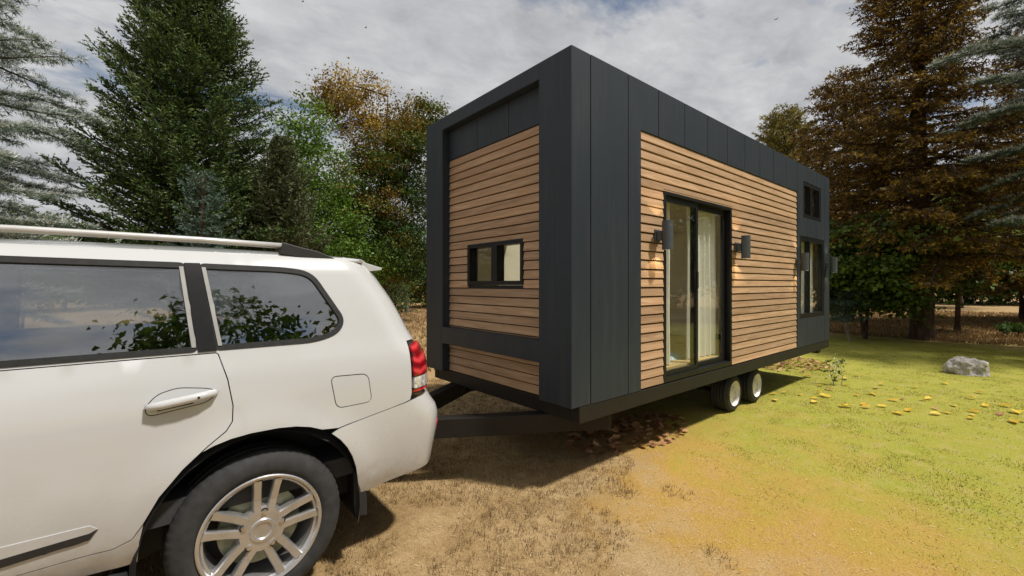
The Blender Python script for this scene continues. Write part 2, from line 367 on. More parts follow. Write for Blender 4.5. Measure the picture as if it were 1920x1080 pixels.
def build_house():
    H = HOUSE
    # portal round the front end: ring with a cross bar
    V, F = slab('u', [(0., HW, ZB, ZT)], [(.402, 2.102, 1.285, 3.672), (.402, 2.102, ZB-.1, 1.085)], 0., .246)
    mesh_obj('portal_frame', V, F, 'dark_cladding', H, bevel=.006)
    # closing wall behind the end boards
    V, F = slab('u', [(.40, 2.104, ZB, 3.67)], [WEND], .128, .20); mesh_obj('wall_backing', V, F, 'black_backing', H)
    V, F = slab('u', [(.12, HW-.12, .80, 3.66)], [(WEND[0], WEND[1], WEND[2], WEND[3])], .248, .28); mesh_obj('wall_lining', V, F, 'inner_wall', H)
    # header panels of the end
    for a, b_ in ((.404, .951), (.957, 1.508), (1.514, 2.10)):
        box('cladding_panel', (.098, .126, a, b_, 3.318, 3.668), 'dark_cladding', H)
    # near long side panels
    def panel(keep, holes=[]):
        V, F = slab('v', keep, holes, 0., .03); mesh_obj('cladding_panel', V, F, 'dark_cladding', H, bevel=.0025)
    seams = [.25, .803, 1.333, 1.863, 2.398, 2.92, 3.445, 3.954, 4.465, 4.981, 5.49]
    panel([(.25+G, .803-G, ZB, ZT)])
    panel([(.803+G, 1.016, ZB, ZT), (.803+G, 1.333-G, 3.333, ZT)])
    for a, b_ in zip(seams[2:-1], seams[3:]): panel([(a+G, b_-G, 3.333, ZT)])
    ends = [5.49, 5.973, 6.467, 6.974, HL]
    for a, b_ in zip(ends[:-1], ends[1:]):
        e = b_-(G if b_ < HL else 0)
        if a < 5.6: panel([(a+G, e, ZB, ZT)], [WUP, WLO])
        elif b_ < 6.5:
            for z0, z1 in ((ZB, WLO[2]), (WLO[3], WUP[2]), (WUP[3], ZT)): panel([(a+G, e, z0, z1)])
        elif b_ < HL:
            panel([(a+G, e, ZB, WLO[2]), (WLO[1], e, ZB, WLO[3]+.05)], [WLO, (a, e, WLO[3], 9)]); panel([(a+G, e, WLO[3], ZT)], [WUP])
        else: panel([(a+G, e, ZB, ZT)])
    V, F = slab('v', [(.25, HL-.03, ZB+.001, ZT-.002)], [DOOR, WUP, WLO], .033, .075); mesh_obj('wall_backing', V, F, 'black_backing', H)
    V, F = slab('v', [(.29, HL-.1, .80, 3.66)], [DOOR, WUP, WLO], .077, .11); mesh_obj('wall_lining', V, F, 'inner_wall', H)
    # far side, rear end, roof
    n = 14
    for i in range(n):
        a, b_ = .25+(HL-.25)*i/n, .25+(HL-.25)*(i+1)/n
        for z0, z1 in (((ZB, FARW_ADDED[2]), (FARW_ADDED[3], ZT)) if a > FARW_ADDED[0] and b_ < FARW_ADDED[1] else ((ZB, ZT),)):
            V, F = slab('v', [(a+G, b_-G, z0, z1)], [FARW_ADDED], HW-.03, HW); mesh_obj('cladding_panel', V, F, 'dark_cladding', H)
    V, F = slab('v', [(.25, HL-.03, ZB+.001, ZT-.002)], [FARW_ADDED], HW-.11, HW-.033); mesh_obj('wall_lining', V, F, 'inner_wall', H)
    w = part_window('window', FARW_ADDED, 'v', HW-.09, HW-.03, H, .05)  # unseen far-side window, added and sized to let daylight inside
    for i in range(5):
        a, b_ = .032+(HW-.064)*i/5, .032+(HW-.064)*(i+1)/5
        box('cladding_panel', (HL-.03, HL, a+G, b_-G, ZB, ZT), 'dark_cladding', H)
    box('wall_lining', (HL-.10, HL-.033, .112, HW-.112, .8, 3.66), 'inner_wall', H, 0)
    RL = (.9, 2.5, .95, 1.95)
    mesh_obj('roof', *slab('z', [(.248, HL-.032, .078, HW-.114)], [RL], 3.70, 3.79), 'dark_cladding', H)
    mesh_obj('ceiling', *slab('z', [(.29, HL-.104, .113, HW-.113)], [RL], 3.64, 3.696), 'inner_ceiling', H)
    rw = mesh_obj('added_roof_window', *slab('z', [(RL[0]-.05, RL[1]+.05, RL[2]-.05, RL[3]+.05)], [(RL[0]+.03, RL[1]-.03, RL[2]+.03, RL[3]-.03)], 3.792, 3.815), 'black_frame', H)  # invented roof window, out of view, added to brighten the interior
    box('pane', (RL[0]+.032, RL[1]-.032, RL[2]+.032, RL[3]-.032, 3.80, 3.806), 'window_glass', rw, 0)
    box('floor', (.29, HL-.104, .113, HW-.113, .765, .875), 'floor_wood', H, 0)
    # inside partition with a flush door
    box('partition_wall', (4.62, 4.68, .115, HW-.115, .877, 3.636), 'inner_wall', H, 0)
    box('inner_door', (4.585, 4.617, 1.20, 2.02, .879, 2.72), 'inner_wall', H, .006)
    for d in ((4.57, 4.617, 1.13, 1.195, .879, 2.79), (4.57, 4.617, 2.025, 2.09, .879, 2.79), (4.57, 4.617, 1.13, 2.09, 2.792, 2.85)):
        box('door_casing', d, 'inner_wall', H, .004)
    box('skirting', (4.60, 4.618, .12, 1.12, .878, .96), 'black_frame', H, 0)
    box('cupboard', (.30, 1.28, 1.8, 2.37, 2.45, 3.5), 'inner_wall', H, .006)

    # boards: bevelled lap boards, one object each
    meshes = {}
    def board(axis, a0, a1, z1):
        L = round(a1-a0, 4); key = (axis, L)
        prof = [(0.0, -.0815), (-.0265, -.0815), (-.0285, -.078), (-.0175, -.002), (-.015, 0.0), (0.0, 0.0)]   # (out of the wall, down)
        if key not in meshes:
            V = [(a, d, z) if axis == 'x' else (d, a, z) for a in (-L/2, L/2) for d, z in prof]; n_ = len(prof)
            F = [(k, (k+1) % n_, (k+1) % n_+n_, k+n_) for k in range(n_)]+[tuple(range(n_)), tuple(range(n_, 2*n_))]
            me = bpy.data.meshes.new('board'); me.from_pydata(V, [], F)
            bm = bmesh.new(); bm.from_mesh(me); bmesh.ops.recalc_face_normals(bm, faces=bm.faces); bm.to_mesh(me); bm.free()
            me.materials.append(MATS['wood_board' if axis == 'x' else 'wood_board_end']); meshes[key] = me
        o = bpy.data.objects.new('board', meshes[key])
        link(o, H, ((a0+a1)/2, .031, z1) if axis == 'x' else (.126, (a0+a1)/2, z1))
    for k in range(28):
        z1 = 3.329-k*PITCH
        zm = z1-.04
        if DOOR[2] < zm < DOOR[3]+.01:
            board('x', 1.020, DOOR[0]-.004, z1); board('x', DOOR[1]+.036, 5.476, z1)
        else: board('x', 1.020, 5.476, z1)
    for k in range(28):
        z1 = 3.312-k*.0918; zm = z1-.04
        if 1.088 < z1 < 1.28 and z1-.08 > 1.088: continue
        if WEND[2] < zm < WEND[3]: board('y', .404, WEND[0]-.004, z1); board('y', WEND[1]+.004, 2.10, z1)
        else: board('y', .404, 2.10, z1)

    # sliding door
    d = mesh_obj('sliding_door', *frame_parts('v', DOOR[0]+.002, DOOR[1]+.032, DOOR[2]+.004, DOOR[3]-.002, .045, .055, .004, .10), 'black_frame', H, bevel=.003)
    mesh_obj('leaf_frame', *frame_parts('v', 1.485, 2.225, .795, 2.762, .05, .07, .030, .062), 'black_frame', d, bevel=.003)
    mesh_obj('leaf_frame', *frame_parts('v', 2.16, 3.005, .795, 2.762, .065, .075, .066, .098), 'black_frame', d, bevel=.003)
    box('pane', (1.536, 2.174, .043, .049, .866, 2.691), 'window_glass', d, 0)
    box('pane', (2.226, 2.939, .079, .085, .871, 2.686), 'window_glass', d, 0)
    box('pull_handle', (2.185, 2.205, .012, .030, 1.75, 1.95), 'black_plastic', d, .003)
    box('threshold', (DOOR[0]+.05, DOOR[1]-.02, .045, .112, .757, .80), 'black_frame', d, 0)
    part_window('window', WUP, 'v', .006, .085, H, .06, mull=6.21)
    part_window('window', WLO, 'v', .006, .085, H, .075, mull=6.14)
    part_window('window', WEND, 'u', .096, .20, H, .045, mull=1.20, mw=.10)
    # chassis and draw bar
    for dm in ((.105, HL-.002, .004, .12, .597, ZB-.003), (.105, HL-.002, HW-.12, HW-.03, .597, ZB-.003), (.105, .22, .122, HW-.122, .597, ZB-.003), (HL-.12, HL-.002, .122, HW-.122, .597, ZB-.003)):
        box('chassis_beam', dm, 'chassis_steel', H, .006)
    box('floor_pan', (.225, HL-.125, .125, HW-.125, .68, ZB-.005), 'chassis_steel', H, 0)
    for x in (1.6, 2.6, 5.2, 6.3): box('cross_member', (x, x+.07, .125, HW-.125, .60, .678), 'chassis_steel', H, .004)
    for y in (.55, HW-.63): box('chassis_rail', (.24, HL-.14, y, y+.08, .50, .596), 'chassis_steel', H, .004)
    for x0, y in ((6.78, .06), (6.78, HW-.2)): box('corner_leg', (x0, x0+.16, y, y+.12, .52, .594), 'chassis_steel', H, .004)
    for s in (0, 1):
        y = lambda q: q if s == 0 else HW-q
        P = [(.64, y(.085)), (.76, y(.17)), (-1.0, y(1.21)), (-1.0, y(1.07))]
        V = [(px, py, z) for z in (.42, .592) for px, py in P]
        mesh_obj('draw_bar', V, [(0, 1, 2, 3), (4, 5, 6, 7), (0, 1, 5, 4), (1, 2, 6, 5), (2, 3, 7, 6), (3, 0, 4, 7)], 'chassis_steel', H, bevel=.006)
    box('coupler', (-1.045, -.80, 1.215, 1.285, .45, .57), 'chassis_steel', H, .01)
    # wheels
    R = .258; tw = .255
    prof = [(0, .175), (.012, .185), (.004, .205), (.012, .234), (.034, .251)]
    ribs = [.034]; x = .040
    while x < tw-.045:
        prof += [(x, R), (x+.026, R), (x+.029, R-.013), (x+.038, R-.013)]; x += .041
    prof += [(tw-.034, .251), (tw-.012, .234), (tw, .205), (tw-.01, .175)]
    def shoulder(i, k, r): return r-(.006 if (i in (4, 5) and k % 3 == 0) else 0)
    tyre = wheel_rim = None
    for x in (3.62, 4.39):
        for y in (.20, HW-.20-tw):
            flip = -1 if y > 1 else 1
            wz = thing('wheel', None, None, (x, y if flip > 0 else y+tw, R)); wz.parent = H; wz.location = Vector((x, y if flip > 0 else y+tw, R))-WO[H.name]
            WO[wz.name] = Vector((x, y if flip > 0 else y+tw, R))
            if flip < 0: wz.rotation_euler = (0, 0, PI)
            c = WO[wz.name]
            if tyre is None:
                V, F = lathe(prof, c, 'y', 90, shoulder); tyre = mesh_obj('tyre', V, F, 'tyre_rubber', wz, smooth=True)
                tyre.data.polygons.foreach_set('use_smooth', [True]*len(tyre.data.polygons))
                rp = [(.004, .183), (.016, .176), (.03, .168), (.055, .160), (.062, .13), (.050, .10), (.046, .06), (.030, .055), (.024, .03), (.024, .002)]
                V, F = lathe(rp, c, 'y', 40); wheel_rim = mesh_obj('rim', V, F, 'white_rim', wz, smooth=True)
                bolts = []
                for k in range(5):
                    a = 2*PI*k/5; bolts.append(tube([(c.x+.082*math.cos(a), c.y+.05, c.z+.082*math.sin(a)), (c.x+.082*math.cos(a), c.y+.032, c.z+.082*math.sin(a))], .011, 6))
                wheel_bolts = [mesh_obj('wheel_bolt', *bb, 'chrome', wz) for bb in bolts]
            else:
                for src in [tyre, wheel_rim]+wheel_bolts:
                    q = src.copy(); COL.objects.link(q); q.parent = wz; q.location = src.location
    for x in (3.62, 4.39):
        V, F = tube([(x, .40, R), (x, HW-.40, R)], .035, 10); mesh_obj('axle', V, F, 'chassis_steel', H)
        for y in (.47, HW-.52):
            box('spring_hanger', (x-.05, x+.05, y, y+.05, R, .60), 'chassis_steel', H, .004)

def frame_parts(axis, a0, a1, b0, b1, wa, wb, d0, d1):
    return slab(axis, [(a0, a1, b0, b1)], [(a0+wa, a1-wa, b0+wb, b1-wb)], d0, d1)
def part_window(name, r, axis, d0, d1, H, w, mull=None, mw=.05):
    a0, a1, b0, b1 = r[0]+.002, r[1]-.002, r[2]+.002, r[3]-.002
    holes = [(a0+w, a1-w, b0+w, b1-w)] if not mull else [(a0+w, mull-mw/2, b0+w, b1-w), (mull+mw/2, a1-w, b0+w, b1-w)]
    o = mesh_obj(name, *slab(axis, [(a0, a1, b0, b1)], holes, d0, d1), 'black_frame', H, bevel=.003)
    for h in holes:
        m = (d0+d1)/2+.006
        dims = (h[0]+.001, h[1]-.001, m, m+.006, h[2]+.001, h[3]-.001) if axis == 'v' else (m, m+.006, h[0]+.001, h[1]-.001, h[2]+.001, h[3]-.001)
        box('pane', dims, 'window_glass', o, 0)
    return o
build_house()

def wall_lamp(x, z, which):
    c = Vector((x, -.12, z)); H = HOUSE
    L = box('wall_lamp', (x-.045, x+.045, -.014, -.001 if z < 2.2 else .006, z-.065, z+.065), 'lamp_metal', H, .004); L['label'] = which
    box('arm', (x-.028, x+.028, -.068, -.015, z-.05, z+.05), 'lamp_metal', L, .004)
    r = .054; hh = .146
    prof = [(-hh, r-.007), (-hh, r), (-hh+.045, r), (-hh+.047, r-.0015), (-hh+.049, r), (hh-.049, r), (hh-.047, r-.0015), (hh-.045, r), (hh, r), (hh, r-.007), (hh-.03, r-.007), (-hh+.03, r-.007), (-hh, r-.007)]
    V, F = lathe(prof, c, 'z', 32); t = mesh_obj('shade', V, F, 'lamp_metal', L)
    for s in (-1, 1):
        V, F = lathe([(0, .001), (0, r-.009), (.006, r-.009), (.006, .001)], c+Vector((0, 0, s*(hh-.04))), 'z', 20)
        mesh_obj('bulb_disc', V, F, 'lamp_bulb', L)
        ld = bpy.data.lights.new('lamp_beam', 'SPOT'); ld.energy = 5.0; ld.color = (1., .80, .52); ld.spot_size = math.radians(105); ld.spot_blend = .25; ld.shadow_soft_size = .02
        lo = bpy.data.objects.new('lamp_beam', ld); COL.objects.link(lo); lo.parent = L
        lo.location = c+Vector((0, 0, s*(hh-.028)))-WO[L.name]; lo.rotation_euler = (0 if s < 0 else PI, 0, 0)
wall_lamp(1.299, 2.298, 'grey cylinder wall lamp left of the glass door')
wall_lamp(3.175, 2.282, 'grey cylinder wall lamp right of the glass door')
wall_lamp(5.46, 2.165, 'grey cylinder wall lamp left of the tall rear window')
wall_lamp(7.055, 2.158, 'grey cylinder wall lamp right of the tall rear window')

def curtain(x0, x1, y, z0, z1, waves, label, amp=.035, group=None):
    nx = waves*14; V = []; F = []
    rnd = random.Random(int(x0*100))
    ph = [rnd.uniform(.7, 1.3) for _ in range(waves+1)]
    for j, z in enumerate(np.linspace(z0, z1, 8)):
        for i in range(nx+1):
            t = i/nx; a = amp*ph[min(int(t*waves), waves)]*(1-.25*j/7)
            V.append((x0+(x1-x0)*t+.006*math.sin(t*40), y+a*math.sin(t*waves*2*PI)+.004*math.sin(j+i*.3), z))
    F = [(j*(nx+1)+i, j*(nx+1)+i+1, (j+1)*(nx+1)+i+1, (j+1)*(nx+1)+i) for j in range(7) for i in range(nx)]
    o = mesh_obj('curtain', V, F, 'curtain_cloth', None, ((x0+x1)/2, y, z0), smooth=True, solid=.003); tag(o, label, 'curtain', 'curtains behind the glass')
curtain(1.46, 1.86, .20, .885, 2.80, 3, 'pale pleated curtain behind the left pane of the glass door')
curtain(2.30, 2.98, .20, .885, 2.80, 5, 'pale pleated curtain behind the right pane of the glass door')
curtain(5.64, 6.08, .17, 1.15, 2.66, 3, 'pale curtain behind the left pane of the tall rear window')
curtain(6.25, 6.85, .17, 1.15, 2.66, 4, 'pale curtain behind the right pane of the tall rear window')
def build_inside():
    V = []; F = []; n = 28; rnd = random.Random(4); c = Vector((2.15, .62, .878))
    rr = [1+rnd.uniform(-.13, .13) for _ in range(n)]
    for k in range(n):
        a = 2*PI*k/n; V.append((c.x+.48*rr[k]*math.cos(a), c.y+.30*rr[k]*math.sin(a), c.z))
    for k in range(n):
        a = 2*PI*k/n; V.append((c.x+.42*rr[k]*math.cos(a), c.y+.26*rr[k]*math.sin(a), c.z+.03+.012*rnd.random()))
    V.append((c.x, c.y, c.z+.04))
    F = [(k, (k+1) % n, n+(k+1) % n, n+k) for k in range(n)]+[(n+k, n+(k+1) % n, 2*n) for k in range(n)]
    tag(mesh_obj('rug', V, F, 'rug_blue', None, c, smooth=True), 'shaggy pale blue rug on the floor behind the glass door', 'rug')
    k = thing('kitchen_counter', 'kitchen counter with curved steel tap behind the small end window', 'counter', (.62, 1.25, .877))
    box('cabinet', (.30, .86, .40, 2.10, .88, 1.72), 'inner_wall', k, .004)
    box('worktop', (.29, .90, .38, 2.12, 1.722, 1.762), 'counter_top', k, .006)
    base = Vector((.56, 1.06, 1.764))
    pts = [base, base+Vector((0, 0, .22)), base+Vector((0, .01, .30))]+[base+Vector((.0, .09-.09*math.cos(a), .30+.09*math.sin(a))) for a in np.linspace(.3, PI, 9)]+[base+Vector((0, .18, .24))]
    V, F = tube(pts, [.024]+[.015]*(len(pts)-2)+[.017], 10); mesh_obj('tap', V, F, 'steel_tap', k, smooth=True)
    V, F = tube([base+Vector((0, -.02, .07)), base+Vector((0, -.09, .08))], .008, 8); mesh_obj('tap_lever', V, F, 'steel_tap', k)
build_inside()

# ------------------------------------------------------------------ white off-road car in front of the draw bar (nose to -x)
CV0, CVC = .215, 1.245                        # near side plane, centre line
def lerp_tab(tab):
    xs = np.array([t[0] for t in tab]); ys = np.array([t[1] for t in tab])
    def f(z):
        # smooth (Catmull-Rom like) interpolation
        z = float(z)
        if z <= xs[0]: return float(ys[0])
        if z >= xs[-1]: return float(ys[-1])
        i = int(np.searchsorted(xs, z)-1); t = (z-xs[i])/(xs[i+1]-xs[i])
        m0 = (ys[i+1]-ys[i-1])/(xs[i+1]-xs[i-1]) if i > 0 else (ys[1]-ys[0])/(xs[1]-xs[0])
        m1 = (ys[i+2]-ys[i])/(xs[i+2]-xs[i]) if i+2 < len(xs) else (ys[-1]-ys[-2])/(xs[-1]-xs[-2])
        h = xs[i+1]-xs[i]
        return float((2*t**3-3*t*t+1)*ys[i]+(t**3-2*t*t+t)*h*m0+(-2*t**3+3*t*t)*ys[i+1]+(t**3-t*t)*h*m1)
    return f
inset = lerp_tab([(.40, .10), (.50, .055), (.62, .025), (.80, .004), (1.0, 0.), (1.18, .002), (1.32, .022), (1.40, .048), (1.46, .066), (1.65, .118), (1.90, .190), (1.95, .215), (1.985, .262)])
rear_u = lerp_tab([(.40, -1.16), (.48, -1.10), (.62, -1.085), (.80, -1.06), (.90, -1.065), (.96, -1.10), (1.02, -1.145), (1.15, -1.155), (1.28, -1.165), (1.38, -1.21), (1.45, -1.255), (1.54, -1.295), (1.70, -1.37), (1.86, -1.47), (1.985, -1.53)])
CR = .24                                        # radius of the rear corners
front_u = lerp_tab([(.40, -6.30), (.55, -6.40), (.80, -6.42), (1.0, -6.36), (1.12, -6.25), (1.20, -6.0), (1.30, -4.9), (1.40, -4.72), (1.98, -3.95)])
def skin(s, z, d=0.):
    """point on the car's near side: s runs along the side, round the rear corner and across the tail; d = depth inwards"""
    ur = rear_u(z); v0 = CV0+inset(z); R = CR
    fl = 0.
    for wu in (-2.245, -5.30):                  # slight flare over the wheel arches
        r = math.hypot(s-wu, (z-.44)*1.0); fl = max(fl, .022*math.exp(-((r-.56)/.10)**2))
    v0 -= fl
    k = s-(ur-R)
    if s < -5.6:                                # nose narrows
        v0 += .35*((-5.6-s)/.82)**2.4
    if k < 0: return Vector((s, v0+d, z))
    th = k/R
    if th < PI/2: return Vector((ur-R+(R-d)*math.sin(th), v0+R-(R-d)*math.cos(th), z))
    return Vector((ur-d, v0+R+(k-R*PI/2), z))
def inside_poly(P, pts):
    x, y = pts[:, 0], pts[:, 1]; r = np.zeros(len(pts), bool); n = len(P); j = n-1
    for i in range(n):
        xi, yi = P[i]; xj, yj = P[j]
        c = ((yi > y) != (yj > y)) & (x < (xj-xi)*(y-yi)/((yj-yi) or 1e-12)+xi); r ^= c; j = i
    return r
def densify(P, step, closed=True):
    out = []; n = len(P)
    for i in range(n if closed else n-1):
        a, b_ = P[i], P[(i+1) % n]; L = math.hypot(b_[0]-a[0], b_[1]-a[1]); k = max(1, int(L/step))
        out += [(a[0]+(b_[0]-a[0])*t/k, a[1]+(b_[1]-a[1])*t/k) for t in range(k)]
    return out
def rounded(P, r, n=5):
    """round the corners of a polygon; r scalar or list"""
    out = []; m = len(P)
    for i in range(m):
        p0, p1, p2 = Vector(P[i-1]), Vector(P[i]), Vector(P[(i+1) % m]); rr = r[i] if hasattr(r, '__len__') else r
        if rr <= 0: out.append(tuple(p1)); continue
        a = p1+(p0-p1).normalized()*min(rr, (p0-p1).length*.49); c = p1+(p2-p1).normalized()*min(rr, (p2-p1).length*.49)
        for t in range(n+1):
            t /= n; q = a*(1-t)**2+p1*2*t*(1-t)+c*t*t; out.append((q.x, q.y))
    return out
def shrink(P, g):
    m = len(P); out = []; ar = sum(P[i-1][0]*P[i][1]-P[i][0]*P[i-1][1] for i in range(m)); sg = 1 if ar > 0 else -1
    for i in range(m):
        a, p, c = Vector(P[i-1]), Vector(P[i]), Vector(P[(i+1) % m]); d = (c-a)
        if d.length < 1e-9: out.append(tuple(p)); continue
        d.normalize(); nrm = Vector((-d.y, d.x))*sg; out.append((p.x+nrm.x*g, p.y+nrm.y*g))
    return out
def patch(outline, holes, fn, step=.06):
    """fill an outline with holes in (s,z) by a constrained triangulation and lay it on a surface fn(s,z)"""
    loops = [densify(outline, step*.7)]+[densify(h, step*.7) for h in holes]
    pts = []; edges = []
    for L in loops:
        k = len(pts); pts += L; edges += [(k+i, k+(i+1) % len(L)) for i in range(len(L))]
    O = np.array(loops[0]); x0, y0 = O.min(0); x1, y1 = O.max(0)
    gx, gy = np.meshgrid(np.arange(x0+step*.5, x1, step), np.arange(y0+step*.5, y1, step)); g = np.stack([gx.ravel(), gy.ravel()], 1)
    ok = inside_poly(loops[0], g)
    for h in loops[1:]: ok &= ~inside_poly(h, g)
    B = np.array(pts); g = g[ok]
    if len(g): g = g[np.min(np.hypot(g[:, None, 0]-B[None, :, 0], g[:, None, 1]-B[None, :, 1]), 1) > step*.42]
    allp = [Vector(p) for p in pts]+[Vector(p) for p in g.tolist()]
    r = geometry.delaunay_2d_cdt(allp, edges, [], 0, 1e-6)
    vs, fs = r[0], r[2]; P2 = np.array([tuple(v) for v in vs]); C = np.array([P2[list(f)].mean(0) for f in fs])
    ok = inside_poly(loops[0], C)
    for h in loops[1:]: ok &= ~inside_poly(h, C)
    out = []
    for f, k in zip(fs, ok):
        if not k: continue
        a, b_, c = (P2[i] for i in f[:3]); cr = (b_[0]-a[0])*(c[1]-a[1])-(b_[1]-a[1])*(c[0]-a[0])
        out.append(tuple(f) if cr > 0 else tuple(f)[::-1])
    return [fn(p[0], p[1]) for p in P2], out

def build_car():
    car = thing('parked_car', 'white four wheel drive estate car with alloy wheels hitched to the tiny house', 'car', (-3.75, CVC, 0))
    WB = (-2.245, -5.30); WR = .432; ZC = .432
    mir = lambda V: [(v[0], 2*CVC-v[1], v[2]) for v in V]
    def both(name, V, F, m, parent=car, **k):
        V = [tuple(v) for v in V]
        k.setdefault('recalc', 'solid' not in k)
        a = mesh_obj(name, V, F, m, parent, **k); b_ = mesh_obj(name, mir(V), [f[::-1] for f in F], m, parent, **k); return a, b_
    def arch(wu, r=.545, zb=.45, n=22):
        a0 = math.asin((zb-ZC)/r); 
        sg = lambda c: math.copysign(abs(c)**.80, c)
        return [(wu+.528*sg(math.cos(a)), ZC+.572*abs(math.sin(a))**.80) for a in np.linspace(a0, PI-a0, n)]
    # outlines in (u, z)
    belt = lambda u: 1.447+.004*(u+2.5)
    wdoor = rounded([(-3.47, 1.462), (-2.545, 1.462), (-2.592, 1.905), (-3.43, 1.918)], [.03, .02, .02, .04])
    wfront = rounded([(-4.62, 1.462), (-3.60, 1.462), (-3.545, 1.918), (-3.95, 1.905), (-4.25, 1.76)], [.03, .02, .03, .1, .1])
    wq = rounded([(-2.455, 1.462), (-1.96, 1.462), (-1.83, 1.50), (-1.785, 1.575), (-1.955, 1.868), (-2.10, 1.892), (-2.515, 1.903)], [.02, .08, .06, .05, .07, .08, .02])
    ra = arch(WB[0]); fa = arch(WB[1])
    # rear door: follows the arch at its lower rear corner
    dcut = [(-2.447, 1.43), (-2.41, 1.30), (-2.388, 1.16), (-2.392, 1.08), (-2.42, 1.035), (-2.50, .975), (-2.60, .885), (-2.69, .775), (-2.75, .66), (-2.79, .60), (-2.86, .572)]
    rdoor = dcut+[(-3.50, .572), (-3.515, 1.44), (-2.50, 1.44)]
    rdoor = rdoor[:-1]+[(-2.458, 1.44)]
    fdoor = rounded([(-3.535, .572), (-4.62, .572), (-4.70, .70), (-4.70, 1.30), (-4.66, 1.44), (-3.535, 1.44)], [.02, .05, .1, .1, .02, .02])
    bump_top = [(-1.71, .93), (-1.50, .985), (-1.38, 1.01), (-1.30, 1.03)]
    s_end = lambda z: rear_u(z)-CR+CR*PI/2+(CVC-CV0-inset(z)-CR)    # s at the centre line of the tail
    # main side shell incl. pillars; bumper, tail door and lamps are separate
    lamp = [(-1.345, 1.375), (-1.30, 1.392), (-1.20, 1.39), (-1.10, 1.375), (-1.075, 1.20), (-1.09, 1.075), (-1.33, 1.075)]
    lamp = rounded([(-1.340, 1.380), (-1.262, 1.402), (-1.130, 1.385), (-1.05, 1.20), (-1.04, 1.06), (-1.352, 1.078)], [.01, .02, .05, .05, .02, .02])
    tail_s = -1.005
    shell = [(-1.372, 1.02), (-1.36, 1.06), (-1.36, 1.41), (-1.10, 1.415)]
    shell += [(rear_u(z)-CR+CR*1.25, z) for z in np.linspace(1.43, 1.96, 12)]+[(rear_u(1.975)-CR+.2, 1.975)]
    shell += [(-2.4, 1.982), (-3.2, 1.985), (-3.75, 1.978), (-3.98, 1.95), (-4.30, 1.80), (-4.78, 1.48), (-4.86, 1.38), (-5.4, 1.31), (-6.0, 1.22), (-6.22, 1.14), (-6.34, 1.0), (-6.34, .55), (-6.25, .46)]
    shell += fa[::-1]+[(-4.72, .47), (-2.86, .47)]+ra[::-1][0:0]
    ra_l = [p for p in ra[::-1]]                # from left foot over to right foot
    # cut the arch where the bumper begins
    ra_keep = [p for p in ra_l if not (p[0] > WB[0] and p[1] < .925)]
    shell += ra_keep+[(-1.850, .932), (-1.70, .955), (-1.50, .990), (-1.40, 1.010)]
    holes = [wdoor, wfront, wq, shrink(rdoor, -.001), shrink(fdoor, -.001)]
    fuel = rounded([(-1.895, 1.245), (-1.66, 1.235), (-1.635, 1.05), (-1.86, 1.045)], .045)
    holes.append(fuel)
    V, F = patch(shell, holes, skin, .055); a, b_ = both('body_shell', V, F, 'white_paint', smooth=True, solid=.014)
    V, F = patch(shrink(fuel, .005), [], lambda s, z: skin(s, z, -.001), .05); mesh_obj('fuel_flap', V, F, 'white_paint', car, recalc=False, smooth=True, solid=.012)
    V, F = patch(shrink(rdoor, .0045), [], skin, .055); d1, d2 = both('rear_door', V, F, 'white_paint', smooth=True, solid=.02)
    V, F = patch(shrink(fdoor, .0045), [], skin, .055); e1, e2 = both('front_door', V, F, 'white_paint', smooth=True, solid=.02)
    V, F = patch(shell, [wdoor, wfront, wq], lambda s, z: skin(s, z, .03), .09); both('inner_panel', V, F, 'car_interior', smooth=True)
    # glass with rubber round it
    for nm, wp in (('rear_door_window', wdoor), ('front_door_window', wfront), ('quarter_window', wq)):
        V, F = patch(shrink(wp, -.012), [shrink(wp, .017)], lambda s, z: skin(s, z, -.004), .05); s1, s2 = both('window_seal', V, F, 'rubber_seal', smooth=True, solid=.02)
        V, F = patch(shrink(wp, .010), [], lambda s, z: skin(s, z, .010), .12); both(nm, V, F, 'car_glass', smooth=True, solid=.004)
    # bright edge strips on the pillar beside the glass
    for A, B in (((-2.553, 1.475), (-2.600, 1.895)), ((-2.440, 1.475), (-2.503, 1.893))):
        P = [(A[0]-.009, A[1]), (A[0]+.009, A[1]), (B[0]+.009, B[1]), (B[0]-.009, B[1])]
        V, F = patch(P, [], lambda s, z: skin(s, z, -.009), .06); both('pillar_strip', V, F, 'strip_grey', solid=.005)
    P = [(-2.535, 1.45), (-2.455, 1.45), (-2.518, 1.915), (-2.588, 1.915)]
    V, F = patch(P, [], lambda s, z: skin(s, z, -.0065), .06); both('pillar_cover', V, F, 'black_frame', smooth=True, solid=.006)
    # door handle: recessed cup and a bar
    hx, hz = -2.60, 1.222
    V, F = patch(rounded([(-2.735, 1.17), (-2.50, 1.20), (-2.455, 1.245), (-2.50, 1.265), (-2.62, 1.285), (-2.70, 1.265), (-2.745, 1.21)], .03), [], lambda s, z: skin(s, z, -.0025), .05)
    cup = rounded([(-2.735, 1.17), (-2.50, 1.20), (-2.455, 1.245), (-2.50, 1.265), (-2.62, 1.285), (-2.70, 1.265), (-2.745, 1.21)], .03)
    V2, F2 = patch(shrink(cup, -.004), [shrink(cup, .001)], lambda s, z: skin(s, z, -.0022), .04); mesh_obj('cup_shade_ring', V2, F2, 'rubber_seal', d1, recalc=False)  # dark outline ring replacing the cup's missing edge shading
    dc = mesh_obj('handle_cup', V, F, 'white_paint', d1, recalc=False, smooth=True, solid=.004)
    pts = [skin(u, 1.213+.13*(u+2.745)*.9-.0, -dd) for u, dd in ((-2.738, .004), (-2.725, .026), (-2.68, .036), (-2.60, .040), (-2.52, .036), (-2.475, .026), (-2.462, .004))]
    V, F = tube(pts, [.012, .019, .021, .021, .021, .018, .012], 12); mesh_obj('door_handle', V, F, 'white_paint', d1, smooth=True)
